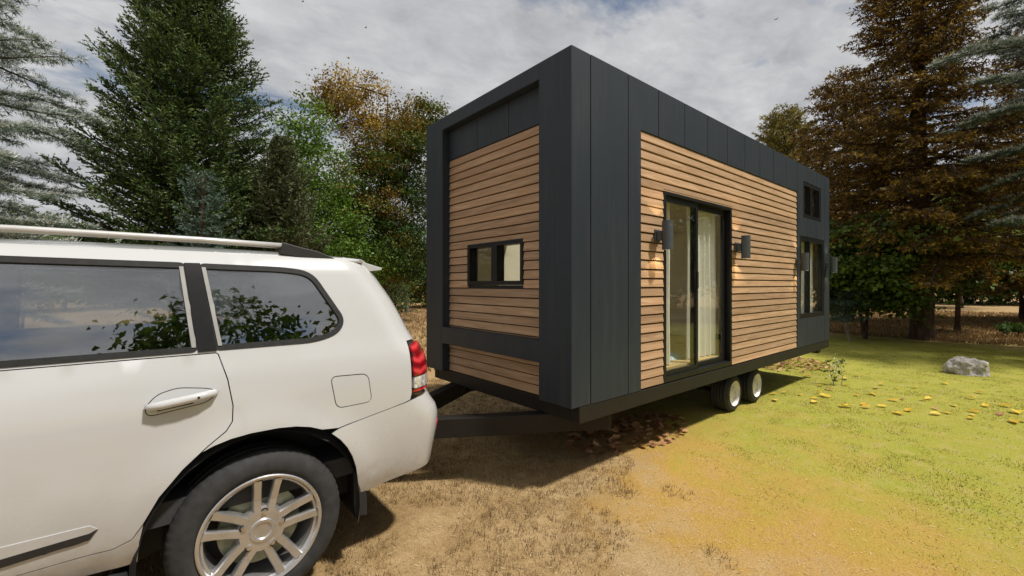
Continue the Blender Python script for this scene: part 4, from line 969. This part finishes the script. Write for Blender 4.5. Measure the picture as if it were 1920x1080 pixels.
cone = lambda p: (lambda t: max(.0, (1-t))**p)
def trees_left():
    # big dark spruce
    conifer('spruce_tree', 'tall dense dark green spruce rising above the white car roof', at(340, 13), 13.2, .22, .9, 3.55, lambda t: (1-t)**.88+.02, 300, 'spruce_needle', 'bark_grey', 3,
            elev=(52, 12), curve=.12, step=.125, tl=.66, sub=2, per_m=38, nl=.072, nw=.036, twang=30, sinu=.02, fw=.8, sp=.45, tonetw=.3, tipbias=.5)
    # frosted pine at the left edge
    conifer('frosted_pine', 'whitish frosted pine reaching in at the left edge of the picture', at(-150, 8.2), 10.5, .20, 1.5, 2.45, lambda t: .35+.75*math.sin(PI*min(1, t*1.05+.18))**.8, 112, 'frost_needle', 'bark_brown', 11,
            elev=(14, -10), curve=-.05, step=.12, tl=.46, sub=3, per_m=90, nl=.105, nw=.011, twang=44, sinu=.05, fw=.6, sp=.8, snow=.66, thin=.10, s0=.22)
    # blue spruce sapling in front of the spruce
    conifer('blue_spruce', 'small blue green spruce standing before the big dark spruce', at(372, 10.6), 4.4, .07, .8, 1.05, lambda t: .25+.75*(1-t)**.7, 60, 'blue_needle', 'bark_red', 17,
            elev=(45, 5), curve=.15, step=.11, tl=.34, sub=3, per_m=60, nl=.07, nw=.022, twang=48, thin=.1)
    conifer('olive_pine', 'squat olive green pine with bushy upright tufts right of the big spruce', at(525, 13.2), 6.1, .12, .35, 1.75, lambda t: (1-t)**.62+.03, 150, 'olive_needle', 'bark_brown', 23,
            elev=(62, 10), curve=.22, step=.12, tl=.34, sub=3, per_m=46, nl=.09, nw=.030, twang=38, fw=.9, sp=.55, tonetw=.5)
    broadleaf('birch_tree', 'light green thin leaved tree between the olive pine and autumn tree', at(585, 17), 9.4, .11, [(-.2, 0, 7.6, 1.0, 1.0, 1.5), (.2, 0, 5.6, 2.0, 1.8, 1.7), (0, 0, 3.6, 2.6, 2.3, 1.6), (1.1, -.3, 2.4, 1.8, 1.6, 1.2)], 330, 26000, .12, 'light_leaf', 'bark_grey', 31, rc=.75, shell=.15)
    broadleaf('birch_tree', 'light green tree showing through behind the big dark spruce', at(440, 19), 7.6, .11, [(0, 0, 5.6, 1.6, 1.6, 1.7), (.2, 0, 3.6, 2.6, 2.3, 1.8), (-4.0, 2.0, 2.4, 2.0, 2.0, 1.2)], 200, 15000, .13, 'light_leaf', 'bark_grey', 37, rc=.8, shell=.15)
    def two(P, t, ct, rng):
        s = .50*np.clip((P[:, 2]-7.2)/2.6, -.25, .6)+np.where(ct > .72, .34, 0)+.16*(rng.random(len(P))-.5)+.27-.10*np.clip((P[:, 0]-.4), -1, 1.2)
        return np.clip(s+.28*(t-.5), 0, 1)
    broadleaf('autumn_tree', 'broad crowned tree turning orange and green left of the tiny house', at(715, 20), 11.4, .20, [(-1.0, .6, 10.0, 1.7, 1.6, 1.35), (1.4, -.6, 9.3, 1.6, 1.5, 1.2), (.4, 0, 7.6, 2.6, 2.4, 1.5), (.2, .2, 5.6, 2.9, 2.6, 1.6), (.3, 0, 3.4, 2.9, 2.6, 1.5)], 520, 70000, .115, 'autumn_two_tone', 'bark_brown', 41, rc=.66, tone_of=two, shell=.15)
    broadleaf('green_sapling', 'slender bright green sapling on a bare thin trunk beside the house corner', on_ground(763, 587), 6.0, .13, [(0, 0, 5.0, .8, .8, .9), (0, 0, 3.7, 1.55, 1.5, 1.1), (0, 0, 2.6, 1.2, 1.2, .6)], 90, 2600, .22, 'sapling_leaf', 'bark_grey', 43, rc=.6, shell=.1)
    for px, Z, w, hh, lm, sd_, lb in ((800, 33, 3.0, 5.6, 'yellowgreen_leaf', 51, 'yellow green thicket behind the bare sapling trunk'), (690, 31, 2.6, 4.6, 'mid_leaf', 53, 'dark green thicket seen above the rear of the car roof'), (615, 26, 2.6, 4.4, 'light_leaf', 55, 'pale green thicket below the birch crown'), (500, 26, 3., 4.2, 'mid_leaf', 56, 'mid green thicket low behind the olive pine'), (880, 36, 3.4, 6.5, 'mid_leaf', 57, 'green thicket mostly hidden by the house end')):
        broadleaf('thicket_tree', lb, at(px, Z), hh, .08, [(0, 0, hh*.62, w*.8, w*.7, hh*.34), (-.6, 0, hh*.3, w, w*.8, hh*.3)], 170, 9000, .19, lm, 'bark_brown', sd_, rc=.8, stems=3, shell=.2, nlimb=6, group='thicket trees at the back')
    broadleaf('thicket_tree', 'light green leafy tree low at the far left above the car roof', at(40, 15), 4.3, .08, [(0, 0, 2.9, 2.0, 1.6, 1.1), (-1.5, 1., 2.2, 1.6, 1.6, 1.0)], 120, 5500, .15, 'light_leaf', 'bark_grey', 59, rc=.7, stems=2, shell=.2, group='thicket trees at the back')
    conifer('low_juniper', 'low dark green juniper at the foot of the sapling', at(742, 24.5), 2.3, .05, .15, 1.1, lambda t: (1-t)**.5+.1, 46, 'spruce_needle', 'bark_brown', 61, elev=(60, 15), step=.16, tl=.4, per_m=26, nl=.12, nw=.03, sub=1)
def trees_right():
    lar = lambda t: .38+.70*math.sin(PI*min(1., .18+.80*t))**.9*(1-.45*t)
    conifer('autumn_larch', 'huge rusty orange larch with a thick bare trunk behind the lawn', on_ground(1727, 636), 14.6, .30, 2.4, 4.4, lambda t: (.80+.25*math.sin(t*9))*(1-t)**.55+.05, 225, 'larch_leaf', 'bark_brown', 71,
            elev=(30, -6), curve=-.10, step=.14, tl=.60, sub=3, per_m=24, nl=.10, nw=.038, twang=58, sinu=.06, fw=.7, sp=.7, droop=.22, thin=.15, tonetw=.4, s0=.16, tipbias=.45)
    conifer('autumn_larch', 'rusty larch showing between the house rear and the huge larch', at(1590, 21), 12.0, .22, 1.8, 4.0, lambda t: (1-t)**.6+.05, 120, 'larch_leaf', 'bark_brown', 73,
            elev=(30, -6), curve=-.10, step=.2, tl=.75, sub=3, per_m=17, nl=.14, nw=.055, twang=58, sinu=.06, droop=.22, thin=.1, tonetw=.5)
    conifer('autumn_larch', 'rusty larch behind and right of the huge larch', at(1975, 19), 14.0, .25, 1.9, 4.2, lambda t: (1-t)**.55+.05, 130, 'larch_leaf', 'bark_brown', 79,
            elev=(30, -6), curve=-.10, step=.2, tl=.75, sub=3, per_m=17, nl=.14, nw=.055, twang=58, sinu=.06, droop=.22, thin=.1, tonetw=.5)
    conifer('golden_pine', 'olive gold tree top showing above the house roof', at(1470, 30), 13.2, .25, 5.0, 3.3, lambda t: (1-t)**.5*.9+.12, 110, 'gold_leaf', 'bark_brown', 83,
            elev=(45, 5), curve=.1, step=.22, tl=.7, sub=2, per_m=20, nl=.18, nw=.06, twang=45)
    conifer('frosted_pine', 'blue white frosted pine reaching in at the right edge of the picture', at(2150, 10.4), 11.5, .20, 3.8, 3.1, lambda t: .55+.62*math.sin(PI*min(1, t*.95+.1))**.8, 60, 'frost_needle', 'bark_grey', 89,
            elev=(14, -12), curve=-.06, step=.12, tl=.50, sub=3, per_m=95, nl=.115, nw=.012, twang=44, sinu=.05, snow=.72, thin=.12, s0=.30)
    mp = dict(size=.14, leafm='maple_leaf', barkm='bark_brown', rc=.75, flat=.35, asp=.85, upbias=1.1, shell=.15, group='dark maples under the larches', cat='maple')
    broadleaf('dark_maple', 'dark green spreading maple between the house rear and the larch trunk', at(1622, 14.4), 4.0, .09, [(0, 0, 3.1, 2.0, 1.8, .9), (-.9, .3, 2.1, 1.9, 1.6, .8), (.9, -.2, 2.0, 1.4, 1.4, .8), (0, 0, 1.3, 1.6, 1.5, .5)], 260, 20000, seed=101, stems=2, **mp)
    broadleaf('dark_maple', 'dark green maple with hanging boughs right of the larch trunk', at(1795, 16.5), 4.6, .09, [(0, 0, 3.6, 1.9, 1.8, 1.), (.3, .0, 2.8, 2.0, 1.8, .8), (-1.0, 0, 2.0, .7, .7, .7)], 170, 13000, seed=103, **mp)
    broadleaf('dark_maple', 'low spreading dark maple on a forked trunk at the right edge', on_ground(1915, 600), 4.6, .16, [(0, 0, 3.2, 2.9, 2.6, .9), (-1.0, .6, 2.3, 2.4, 2.0, .7), (1.6, -.5, 2.3, 2., 2.0, .7)], 210, 16000, seed=107, stems=2, **mp)
    broadleaf('dark_maple', 'dark maple deep in the shade far behind the house rear', at(1570, 27), 7.5, .14, [(0, 0, 5.0, 3.0, 2.6, 1.8), (.5, 0, 2.6, 3.2, 2.8, 1.4)], 200, 13000, seed=109, **mp)
    broadleaf('dark_maple', 'tall dark maple filling the gap behind the right larches', at(1800, 33), 11., .18, [(0, 0, 8.2, 4.4, 3.4, 2.6), (1, 0, 5.6, 5.0, 4.0, 1.6)], 260, 10000, seed=113, **{**mp, 'size': .26, 'rc': 1.1, 'flat': .6})
    # three-stemmed young pine with flat pads, by the rear corner of the house
    broadleaf('pad_pine', 'small blue green pine with flat pads on three thin pale stems', on_ground(1592, 641), 1.55, .035, [(-.25, .1, 1.1, .55, .5, .28), (.3, -.1, 1.25, .5, .5, .26), (-.1, 0, .75, .6, .5, .12), (.1, 0, 1.5, .45, .4, .15)], 80, 5200, .075, 'blue_needle', 'bark_pale', 127, rc=.22, flat=.4, asp=.3, stems=3, shell=.1, nlimb=6, upbias=.9, cat='pine')
    broadleaf('low_bush', 'low dark green bush on the straw field at the right edge', on_ground(1908, 632), .42, .02, [(0, 0, .28, .55, .45, .14)], 26, 1100, .09, 'mid_leaf', 'bark_brown', 131, rc=.2, stems=3, nlimb=3, cat='bush')
def trees_behind():
    broadleaf('shade_tree', 'leafy tree behind the camera mirrored dark in the car windows', (-1.2, -11.5, 0), 8.5, .18, [(0, 0, 6.2, 2.4, 2.4, 2.0), (.8, .4, 4.2, 2.8, 2.4, 1.5), (-1.2, 0, 4.4, 2.0, 2.0, 1.4)], 170, 7000, .22, 'mid_leaf', 'bark_brown', 141, rc=.8, group='trees behind the camera')
def copy_tree(src, label, loc, rz, sc, group):
    r = src.copy(); COL.objects.link(r); r.location = loc; r.rotation_euler = (0, 0, rz); r.scale = (sc, sc, sc); r['label'] = label; r['group'] = group
    for ch in src.children:
        c = ch.copy(); COL.objects.link(c); c.parent = r
def thicket_copies():
    src = [o for o in S.objects if o.name.startswith('thicket_tree') and o.parent is None]
    for k, (x, y, sc) in enumerate(((11, -17, 1.9), (17, -13, 1.7), (24, -15, 2.2), (31, -10, 2.2), (6, -19, 2.0))):  # unseen copies added so the door glass has trees to reflect
        copy_tree(src[k % 4], 'thicket tree out of frame mirrored in the glass door', (x, y, 0), k*1.3, sc, 'thicket trees out of frame on the right')
    for k, (px, Z, sc) in enumerate(((1500, 44, 1.5), (1600, 40, 1.5), (1690, 46, 1.7), (1780, 42, 1.5), (1860, 38, 1.5), (1950, 40, 1.7), (2060, 38, 1.8), (560, 42, 1.5), (660, 44, 1.5), (760, 46, 1.5), (850, 44, 1.5), (380, 36, 1.3), (260, 34, 1.2), (120, 30, 1.1), (-40, 26, 1.2), (-220, 24, 1.4))):
        p = at(px, Z); copy_tree(src[(1, 4, 3, 1)[k % 4]], 'dark thicket tree far off behind the larches' if px > 1000 else 'dark thicket tree far off behind the birch and autumn tree' if px > 500 else 'dark thicket tree far off behind the big spruce', (p.x, p.y, 0), k*2.1, sc, 'far thicket trees '+('on the right' if px > 1000 else 'in the middle' if px > 500 else 'on the left'))
trees_left(); trees_right(); trees_behind(); thicket_copies()

# ------------------------------------------------------------------ ground cover and small things
def blades(name, label, P, h, w, lean, tone, m, rng, curl=.4):
    P = P.copy(); P[:, 2] += ground_z(P); n = len(P); a = rng.random(n)*2*PI; sx = np.stack([np.cos(a), np.sin(a), 0*a], 1); d = np.stack([rng.normal(size=n)*lean, rng.normal(size=n)*lean, np.ones(n)], 1)
    V = np.empty((n, 3, 3)); V[:, 0] = P-sx*(w*.5)[:, None]; V[:, 1] = P+sx*(w*.5)[:, None]; V[:, 2] = P+d*h[:, None]; V[:, :2, 2] -= .004
    o = np_mesh(name, V.reshape(-1, 3), 3, np.repeat(tone, 3), m, None, (0, 0, 0)); tag(o, label, 'grass', kind='stuff'); return o
m_leaf('dry_blade', [(0., (.06, .036, .016)), (.4, (.20, .125, .055)), (.8, (.40, .28, .14)), (1., (.58, .45, .27))], .15, .7, .15)
m_leaf('lawn_blade', [(0., (.10, .115, .018)), (.5, (.26, .265, .042)), (.85, (.42, .39, .09)), (1., (.58, .52, .23))], .25, .6, .2)
m_leaf('straw_bit', [(0., (.25, .16, .07)), (.6, (.50, .39, .22)), (1., (.68, .60, .44))], .1, .7, .15)
m_leaf('fallen_leaf_yellow', [(0., (.52, .31, .03)), (.5, (.72, .50, .05)), (1., (.84, .65, .14))], .2, .5, .3)
m_leaf('fallen_leaf_brown', [(0., (.14, .055, .030)), (.5, (.36, .17, .085)), (1., (.60, .36, .18))], .15, .6, .25)
def ground_cover():
    rng = np.random.default_rng(5)
    # tufts of dry grass on the bare soil
    C = np.stack([rng.uniform(-3.2, 3.2, 27000), rng.uniform(-1.6, 5.0, 27000), np.zeros(27000)], 1)
    q = C[:, 0]-.5*C[:, 1]; dens = value_noise(C, 1.1, 1)*.6+value_noise(C, 3.1, 2)*.4
    keep = (dens > .425+.12*np.clip(q+.2, -1.2, 3)-.05*np.clip(C[:, 1], 0, 2)) & (q+1.5*(dens-.5) < 1.0+.5*rng.random(len(C))); C = C[keep]
    k = rng.integers(3, 9, len(C)); idx = np.repeat(np.arange(len(C)), k); P = C[idx]+np.stack([rng.normal(size=len(idx))*.018, rng.normal(size=len(idx))*.018, 0*idx], 1)
    blades('dry_grass', 'short tufts of dry brown grass on the sandy soil', P, .012+.040*rng.random(len(P))*(.4+.9*rng.random(len(C))[idx]), .003+.003*rng.random(len(P)), .34, .05+.65*rng.random(len(P))+.30*rng.random(len(C))[idx], 'dry_blade', rng)
    # lawn
    n = 330000; P = np.stack([.2+16.4*rng.random(n)**1.35, rng.uniform(-6.5, 3.2, n), np.zeros(n)], 1); q = P[:, 0]-.5*P[:, 1]+2.6*(value_noise(P, .6, 3)-.5)+1.8*(value_noise(P, 2.2, 4)-.5)
    cl = .6*value_noise(P, 5.5, 9)+.4*value_noise(P, 1.4, 10); P = P[(q > 1.5+2.0*rng.random(n)) & (rng.random(n) < np.clip((cl-.30)*2.6, .05, 1))]
    cl = value_noise(P, 5.5, 9); big = value_noise(P, 1.1, 6)
    blades('lawn_grass', 'short yellow green lawn beside the tiny house', P, (.005+.014*rng.random(len(P)))*(.5+1.0*cl), .004+.006*rng.random(len(P)), .8, np.clip(.10+.55*rng.random(len(P))+.5*(big-.3), 0, 1), 'lawn_blade', rng)
    # straw stubble of the field behind
    A = []
    n = 26000; A.append(np.stack([16.4+rng.random(n)**1.6*22, rng.uniform(-9, 6, n), np.zeros(n)], 1))
    n = 24000; A.append(np.stack([rng.uniform(-1, 18, n), 5+rng.random(n)**1.2*26, np.zeros(n)], 1))
    P = np.concatenate(A); e = (P[:, 0] > 16.6+1.2*(value_noise(P, .5, 8)-.5)) | (P[:, 1] > 5.5); P = P[e]
    P = np.repeat(P, 3, 0); P[:, :2] += rng.normal(size=(len(P), 2))*.04
    blades('straw_stubble', 'field of cut straw stubble behind the lawn', P, .06+.10*rng.random(len(P)), .014+.012*rng.random(len(P)), .22, .15+.75*rng.random(len(P)), 'dry_blade', rng)
    # loose bits of straw lying about
    n = 9000; C = np.stack([-2.6+9*rng.random(n)**1.5, rng.uniform(-3.2, 1.2, n), .006+.004*rng.random(n)], 1); C[:, 2] += ground_z(C); a = rng.random(n)*2*PI; l = .006+.024*rng.random(n)**2
    d = np.stack([np.cos(a), np.sin(a), .15*rng.normal(size=n)], 1); s_ = np.stack([-np.sin(a), np.cos(a), 0*a], 1)*(.0014+.001*rng.random(n))[:, None]; bend = s_*rng.normal(size=(n, 1))*3
    V = np.empty((n, 4, 3)); V[:, 0] = C-d*l[:, None]; V[:, 1] = C+s_+bend; V[:, 2] = C+d*l[:, None]; V[:, 3] = C-s_+bend
    tag(np_mesh('straw_litter', V.reshape(-1, 3), 4, np.repeat(rng.random(n), 4), 'straw_bit', None, (0, 0, 0)), 'pale bits of straw scattered over the soil', 'straw', kind='stuff')
ground_cover()

def leaf_shape(rnd, lobed):
    """outline of a fallen leaf (unit length) curled a little"""
    n = 16; out = []
    for i in range(n):
        a = 2*PI*i/n; r = .5*(1-.35*math.cos(a)**2*0)+0; x = .5*math.cos(a); y = .30*math.sin(a)*(1-.25*math.cos(a))
        k = (1+.22*math.cos(a*5)) if lobed else (1.08 if abs(math.cos(a)) > .95 else 1.0)
        k *= rnd.uniform(.93, 1.07); out.append((x*k, y*k))
    c1, c2, tw = rnd.uniform(.25, .7), rnd.uniform(-.2, .35), rnd.uniform(-.25, .25)
    zf = lambda x, y: .9*c1*y*y*2+c2*x*x+tw*x*y
    inner = [(x*.5, y*.5) for x, y in out]
    V = [(x, y, zf(x, y)) for x, y in out]+[(x, y, zf(x, y)) for x, y in inner]+[(0, 0, 0)]
    F = [(i, (i+1) % n, n+(i+1) % n, n+i) for i in range(n)]+[(n+i, n+(i+1) % n, 2*n) for i in range(n)]
    V += [(.5, -.01, zf(.5, 0)), (.5, .01, zf(.5, 0)), (.72, .0, zf(.5, 0)+.03)]; F.append((2*n+1, 2*n+2, 2*n+3))
    return V, F
def leaf_mesh(seed, m):
    rnd = random.Random(seed); V, F = leaf_shape(rnd, seed % 2 == 0); zmin = min(v[2] for v in V)
    me = bpy.data.meshes.new('fallen_leaf'); me.from_pydata([(x, y, z-zmin) for x, y, z in V], [], F)
    a = me.attributes.new('tone', 'FLOAT', 'POINT'); t = rnd.random(); a.data.foreach_set('value', [min(1, max(0, t+rnd.uniform(-.25, .25))) for _ in V])
    me.materials.append(MATS[m]); me.polygons.foreach_set('use_smooth', [True]*len(F)); return me
def small_things():
    rnd = random.Random(9)
    spots = [(115,460),(130,505),(255,368),(365,330),(455,398),(520,425),(450,450),(485,475),(410,490),(410,520),(310,467),(640,395),(720,322),(805,308),(855,415),(900,388),(1005,418),(1135,410),(1355,387),(715,470),(640,550),(770,535),(780,557),(895,550),(980,508),(1045,498),(1235,497),(1195,507),(1015,602),(1090,580),(1280,565),(1280,605),(1360,594),(1415,548),(1545,490),(1595,448),(1645,547),(1785,545),(1555,590),(1550,615),(1540,633),(1745,607),(1870,595),(1845,662),(1912,658),(105,395),(195,452),(625,345),(830,460)]
    wide = {25: 0, 5: 0, 14: 0, 41: 0, 30: 0}
    Y = [leaf_mesh(s, 'fallen_leaf_yellow') for s in range(20, 28)]; B = [leaf_mesh(s, 'fallen_leaf_brown') for s in range(30, 34)]
    for i, (x, y) in enumerate(spots):
        g = on_ground(1420+x/3.84, 620+y/3.84); brown = i in wide
        o = bpy.data.objects.new('fallen_leaf', (B if brown else Y)[i % (4 if brown else 8)]); link(o, None, (g.x, g.y, .008))
        sz = rnd.uniform(.10, .155) if i in (1, 7, 20, 24, 31, 37, 42, 3) else rnd.uniform(.065, .115); o.scale = (sz*1.3, sz*1.3, sz*1.3)
        o.rotation_euler = (rnd.uniform(-.18, .18), rnd.uniform(-.18, .18), rnd.uniform(0, 6.28)); o.location.z = .012+sz*.06
        where = 'on the lawn beside the trailer wheels' if x < 270 else 'on the lawn round the seedling' if x < 700 else 'on the lawn between the seedling and the boulder' if x < 1250 else 'on the lawn before the boulder'
        tag(o, ('curled brown' if brown else 'curled yellow')+' fallen leaf '+where, 'leaf', ('brown' if brown else 'yellow')+' leaves '+where)
    # two heaps of brown leaves in the shade of the house
    def heap(c, n, rx, ry, hh, label, seed):
        r = random.Random(seed); V = []; F = []; T = []
        for i in range(n):
            lv, lf = leaf_shape(r, r.random() < .4); a = r.random()*6.28; q = r.random()**.6; x = q*rx*math.cos(a); y = q*ry*math.sin(a); z = hh*(1-q)**1.0*r.random()+.012
            M = Matrix.Translation((c.x+x, c.y+y, z)) @ Matrix.Rotation(r.uniform(0, 6.28), 4, 'Z') @ Matrix.Rotation(r.uniform(-.5, .5), 4, 'X') @ Matrix.Rotation(r.uniform(-.4, .4), 4, 'Y') @ Matrix.Scale(r.uniform(.07, .115), 4)
            k = len(V); V += [tuple(M @ Vector(v)) for v in lv]; F += [tuple(j+k for j in f) for f in lf]; t = r.random(); T += [min(1, max(0, t+r.uniform(-.2, .2))) for _ in lv]
        o = mesh_obj('leaf_heap', V, F, 'fallen_leaf_brown', None, (c.x, c.y, 0), smooth=True, recalc=False); at_ = o.data.attributes.new('tone', 'FLOAT', 'POINT'); at_.data.foreach_set('value', T); tag(o, label, 'leaf heap', kind='stuff')
    heap(Vector((1.80, .66, 0)), 230, 1.0, .50, .10, 'brown leaf litter under the front of the trailer', 3)
    heap(Vector((8.35, 1.0, 0)), 230, 1.05, .75, .20, 'heap of brown leaves under the rear of the trailer', 5)
    # rock
    bm = bmesh.new(); bmesh.ops.create_icosphere(bm, subdivisions=5, radius=1.0); from mathutils import noise as mn
    for v in bm.verts:
        d = v.co.normalized(); n1 = mn.fractal(d*1.3+Vector((3.1, 7.7, 1.2)), 1., 2., 4); n2 = mn.fractal(d*4+Vector((1, 2, 3)), 1., 2.2, 5); cell = mn.voronoi(d*1.9)[0][0]
        v.co = d*(1+.22*n1+.07*n2+.16*(cell-.4)); v.co.x *= .25; v.co.y *= .31; v.co.z = max(-.22, v.co.z)*(.30 if v.co.z > 0 else .25)
    me = bpy.data.meshes.new('rock'); bm.to_mesh(me); bm.free(); me.polygons.foreach_set('use_smooth', [True]*len(me.polygons)); c = on_ground(1813, 702)
    o = bpy.data.objects.new('rock', me); link(o, None, (c.x+.15, c.y+.02, .025)); mat(o, 'lichen_stone'); o.rotation_euler = (0, .05, .35); tag(o, 'pale grey boulder with lichen lying on the lawn', 'rock')
    # seedling with white flowers
    c = on_ground(1566, 722); pl = thing('lawn_seedling', 'thin seedling with dark leaves and white blossom on the lawn', 'seedling', c)
    rng = np.random.default_rng(3); st = []; LP = []; FP = []
    for k, (dx, dy, hh) in enumerate(((0, 0, .44), (.09, -.05, .46), (.05, .06, .40))):
        p = [np.array([c.x+dx+.03*math.sin(z*9+k), c.y+dy+.03*math.cos(z*7+k*2), z]) for z in np.linspace(-.01, hh, 7)]; st.append(tube(p, [.006*(1-.1*i) for i in range(7)], 6))
        for j in range(16 if k else 8): LP.append(p[rng.integers(2, 7)]+rng.normal(size=3)*np.array([.045, .045, .03]))
        if k == 0: FP += [p[rng.integers(3, 7)]+rng.normal(size=3)*np.array([.05, .05, .045]) for _ in range(70)]
    wood('stem', st, 'bark_pale', pl)
    V, t = leaves(np.array(LP), norm(rng.normal(size=(len(LP), 3))+[0, 0, .6]), .075, .55, rng, rng.random(len(LP))*.6); np_mesh('foliage', V, 4, t, 'maple_leaf', pl, c)
    V, t = leaves(np.array(FP), norm(rng.normal(size=(len(FP), 3))), .028, .8, rng, .55+.45*rng.random(len(FP))); np_mesh('blossom', V, 4, t, 'frost_needle', pl, c)
    # three unidentified dark specks in the sky, modelled with wings
    for px, py, lb in ((685, 52, 'tiny dark speck in the sky right of the spruce top'), (567, 3, 'tiny dark speck at the upper edge of the sky'), (1455, 36, 'tiny dark speck in the sky right of the house roof')):
        Z = 38.; p = at(px, Z, CAM.z+(533.1-py)/FPX*Z); w = .22
        V = [(-.12, 0, 0), (.0, -.03, .02), (.0, .03, .02), (.12, 0, .01), (.02, -w, .10), (.06, -w*.5, .03), (.02, w, .10), (.06, w*.5, .03), (0, 0, -.03)]
        F = [(0, 1, 2), (1, 3, 2), (0, 8, 1), (0, 2, 8), (8, 3, 1), (8, 2, 3), (1, 4, 5), (2, 7, 6), (1, 5, 3), (2, 3, 7)]
        tag(mesh_obj('speck', [tuple(p+Vector(v)) for v in V], F, 'speck_dark', None, p), lb, 'speck', 'specks in the sky')
small_things()
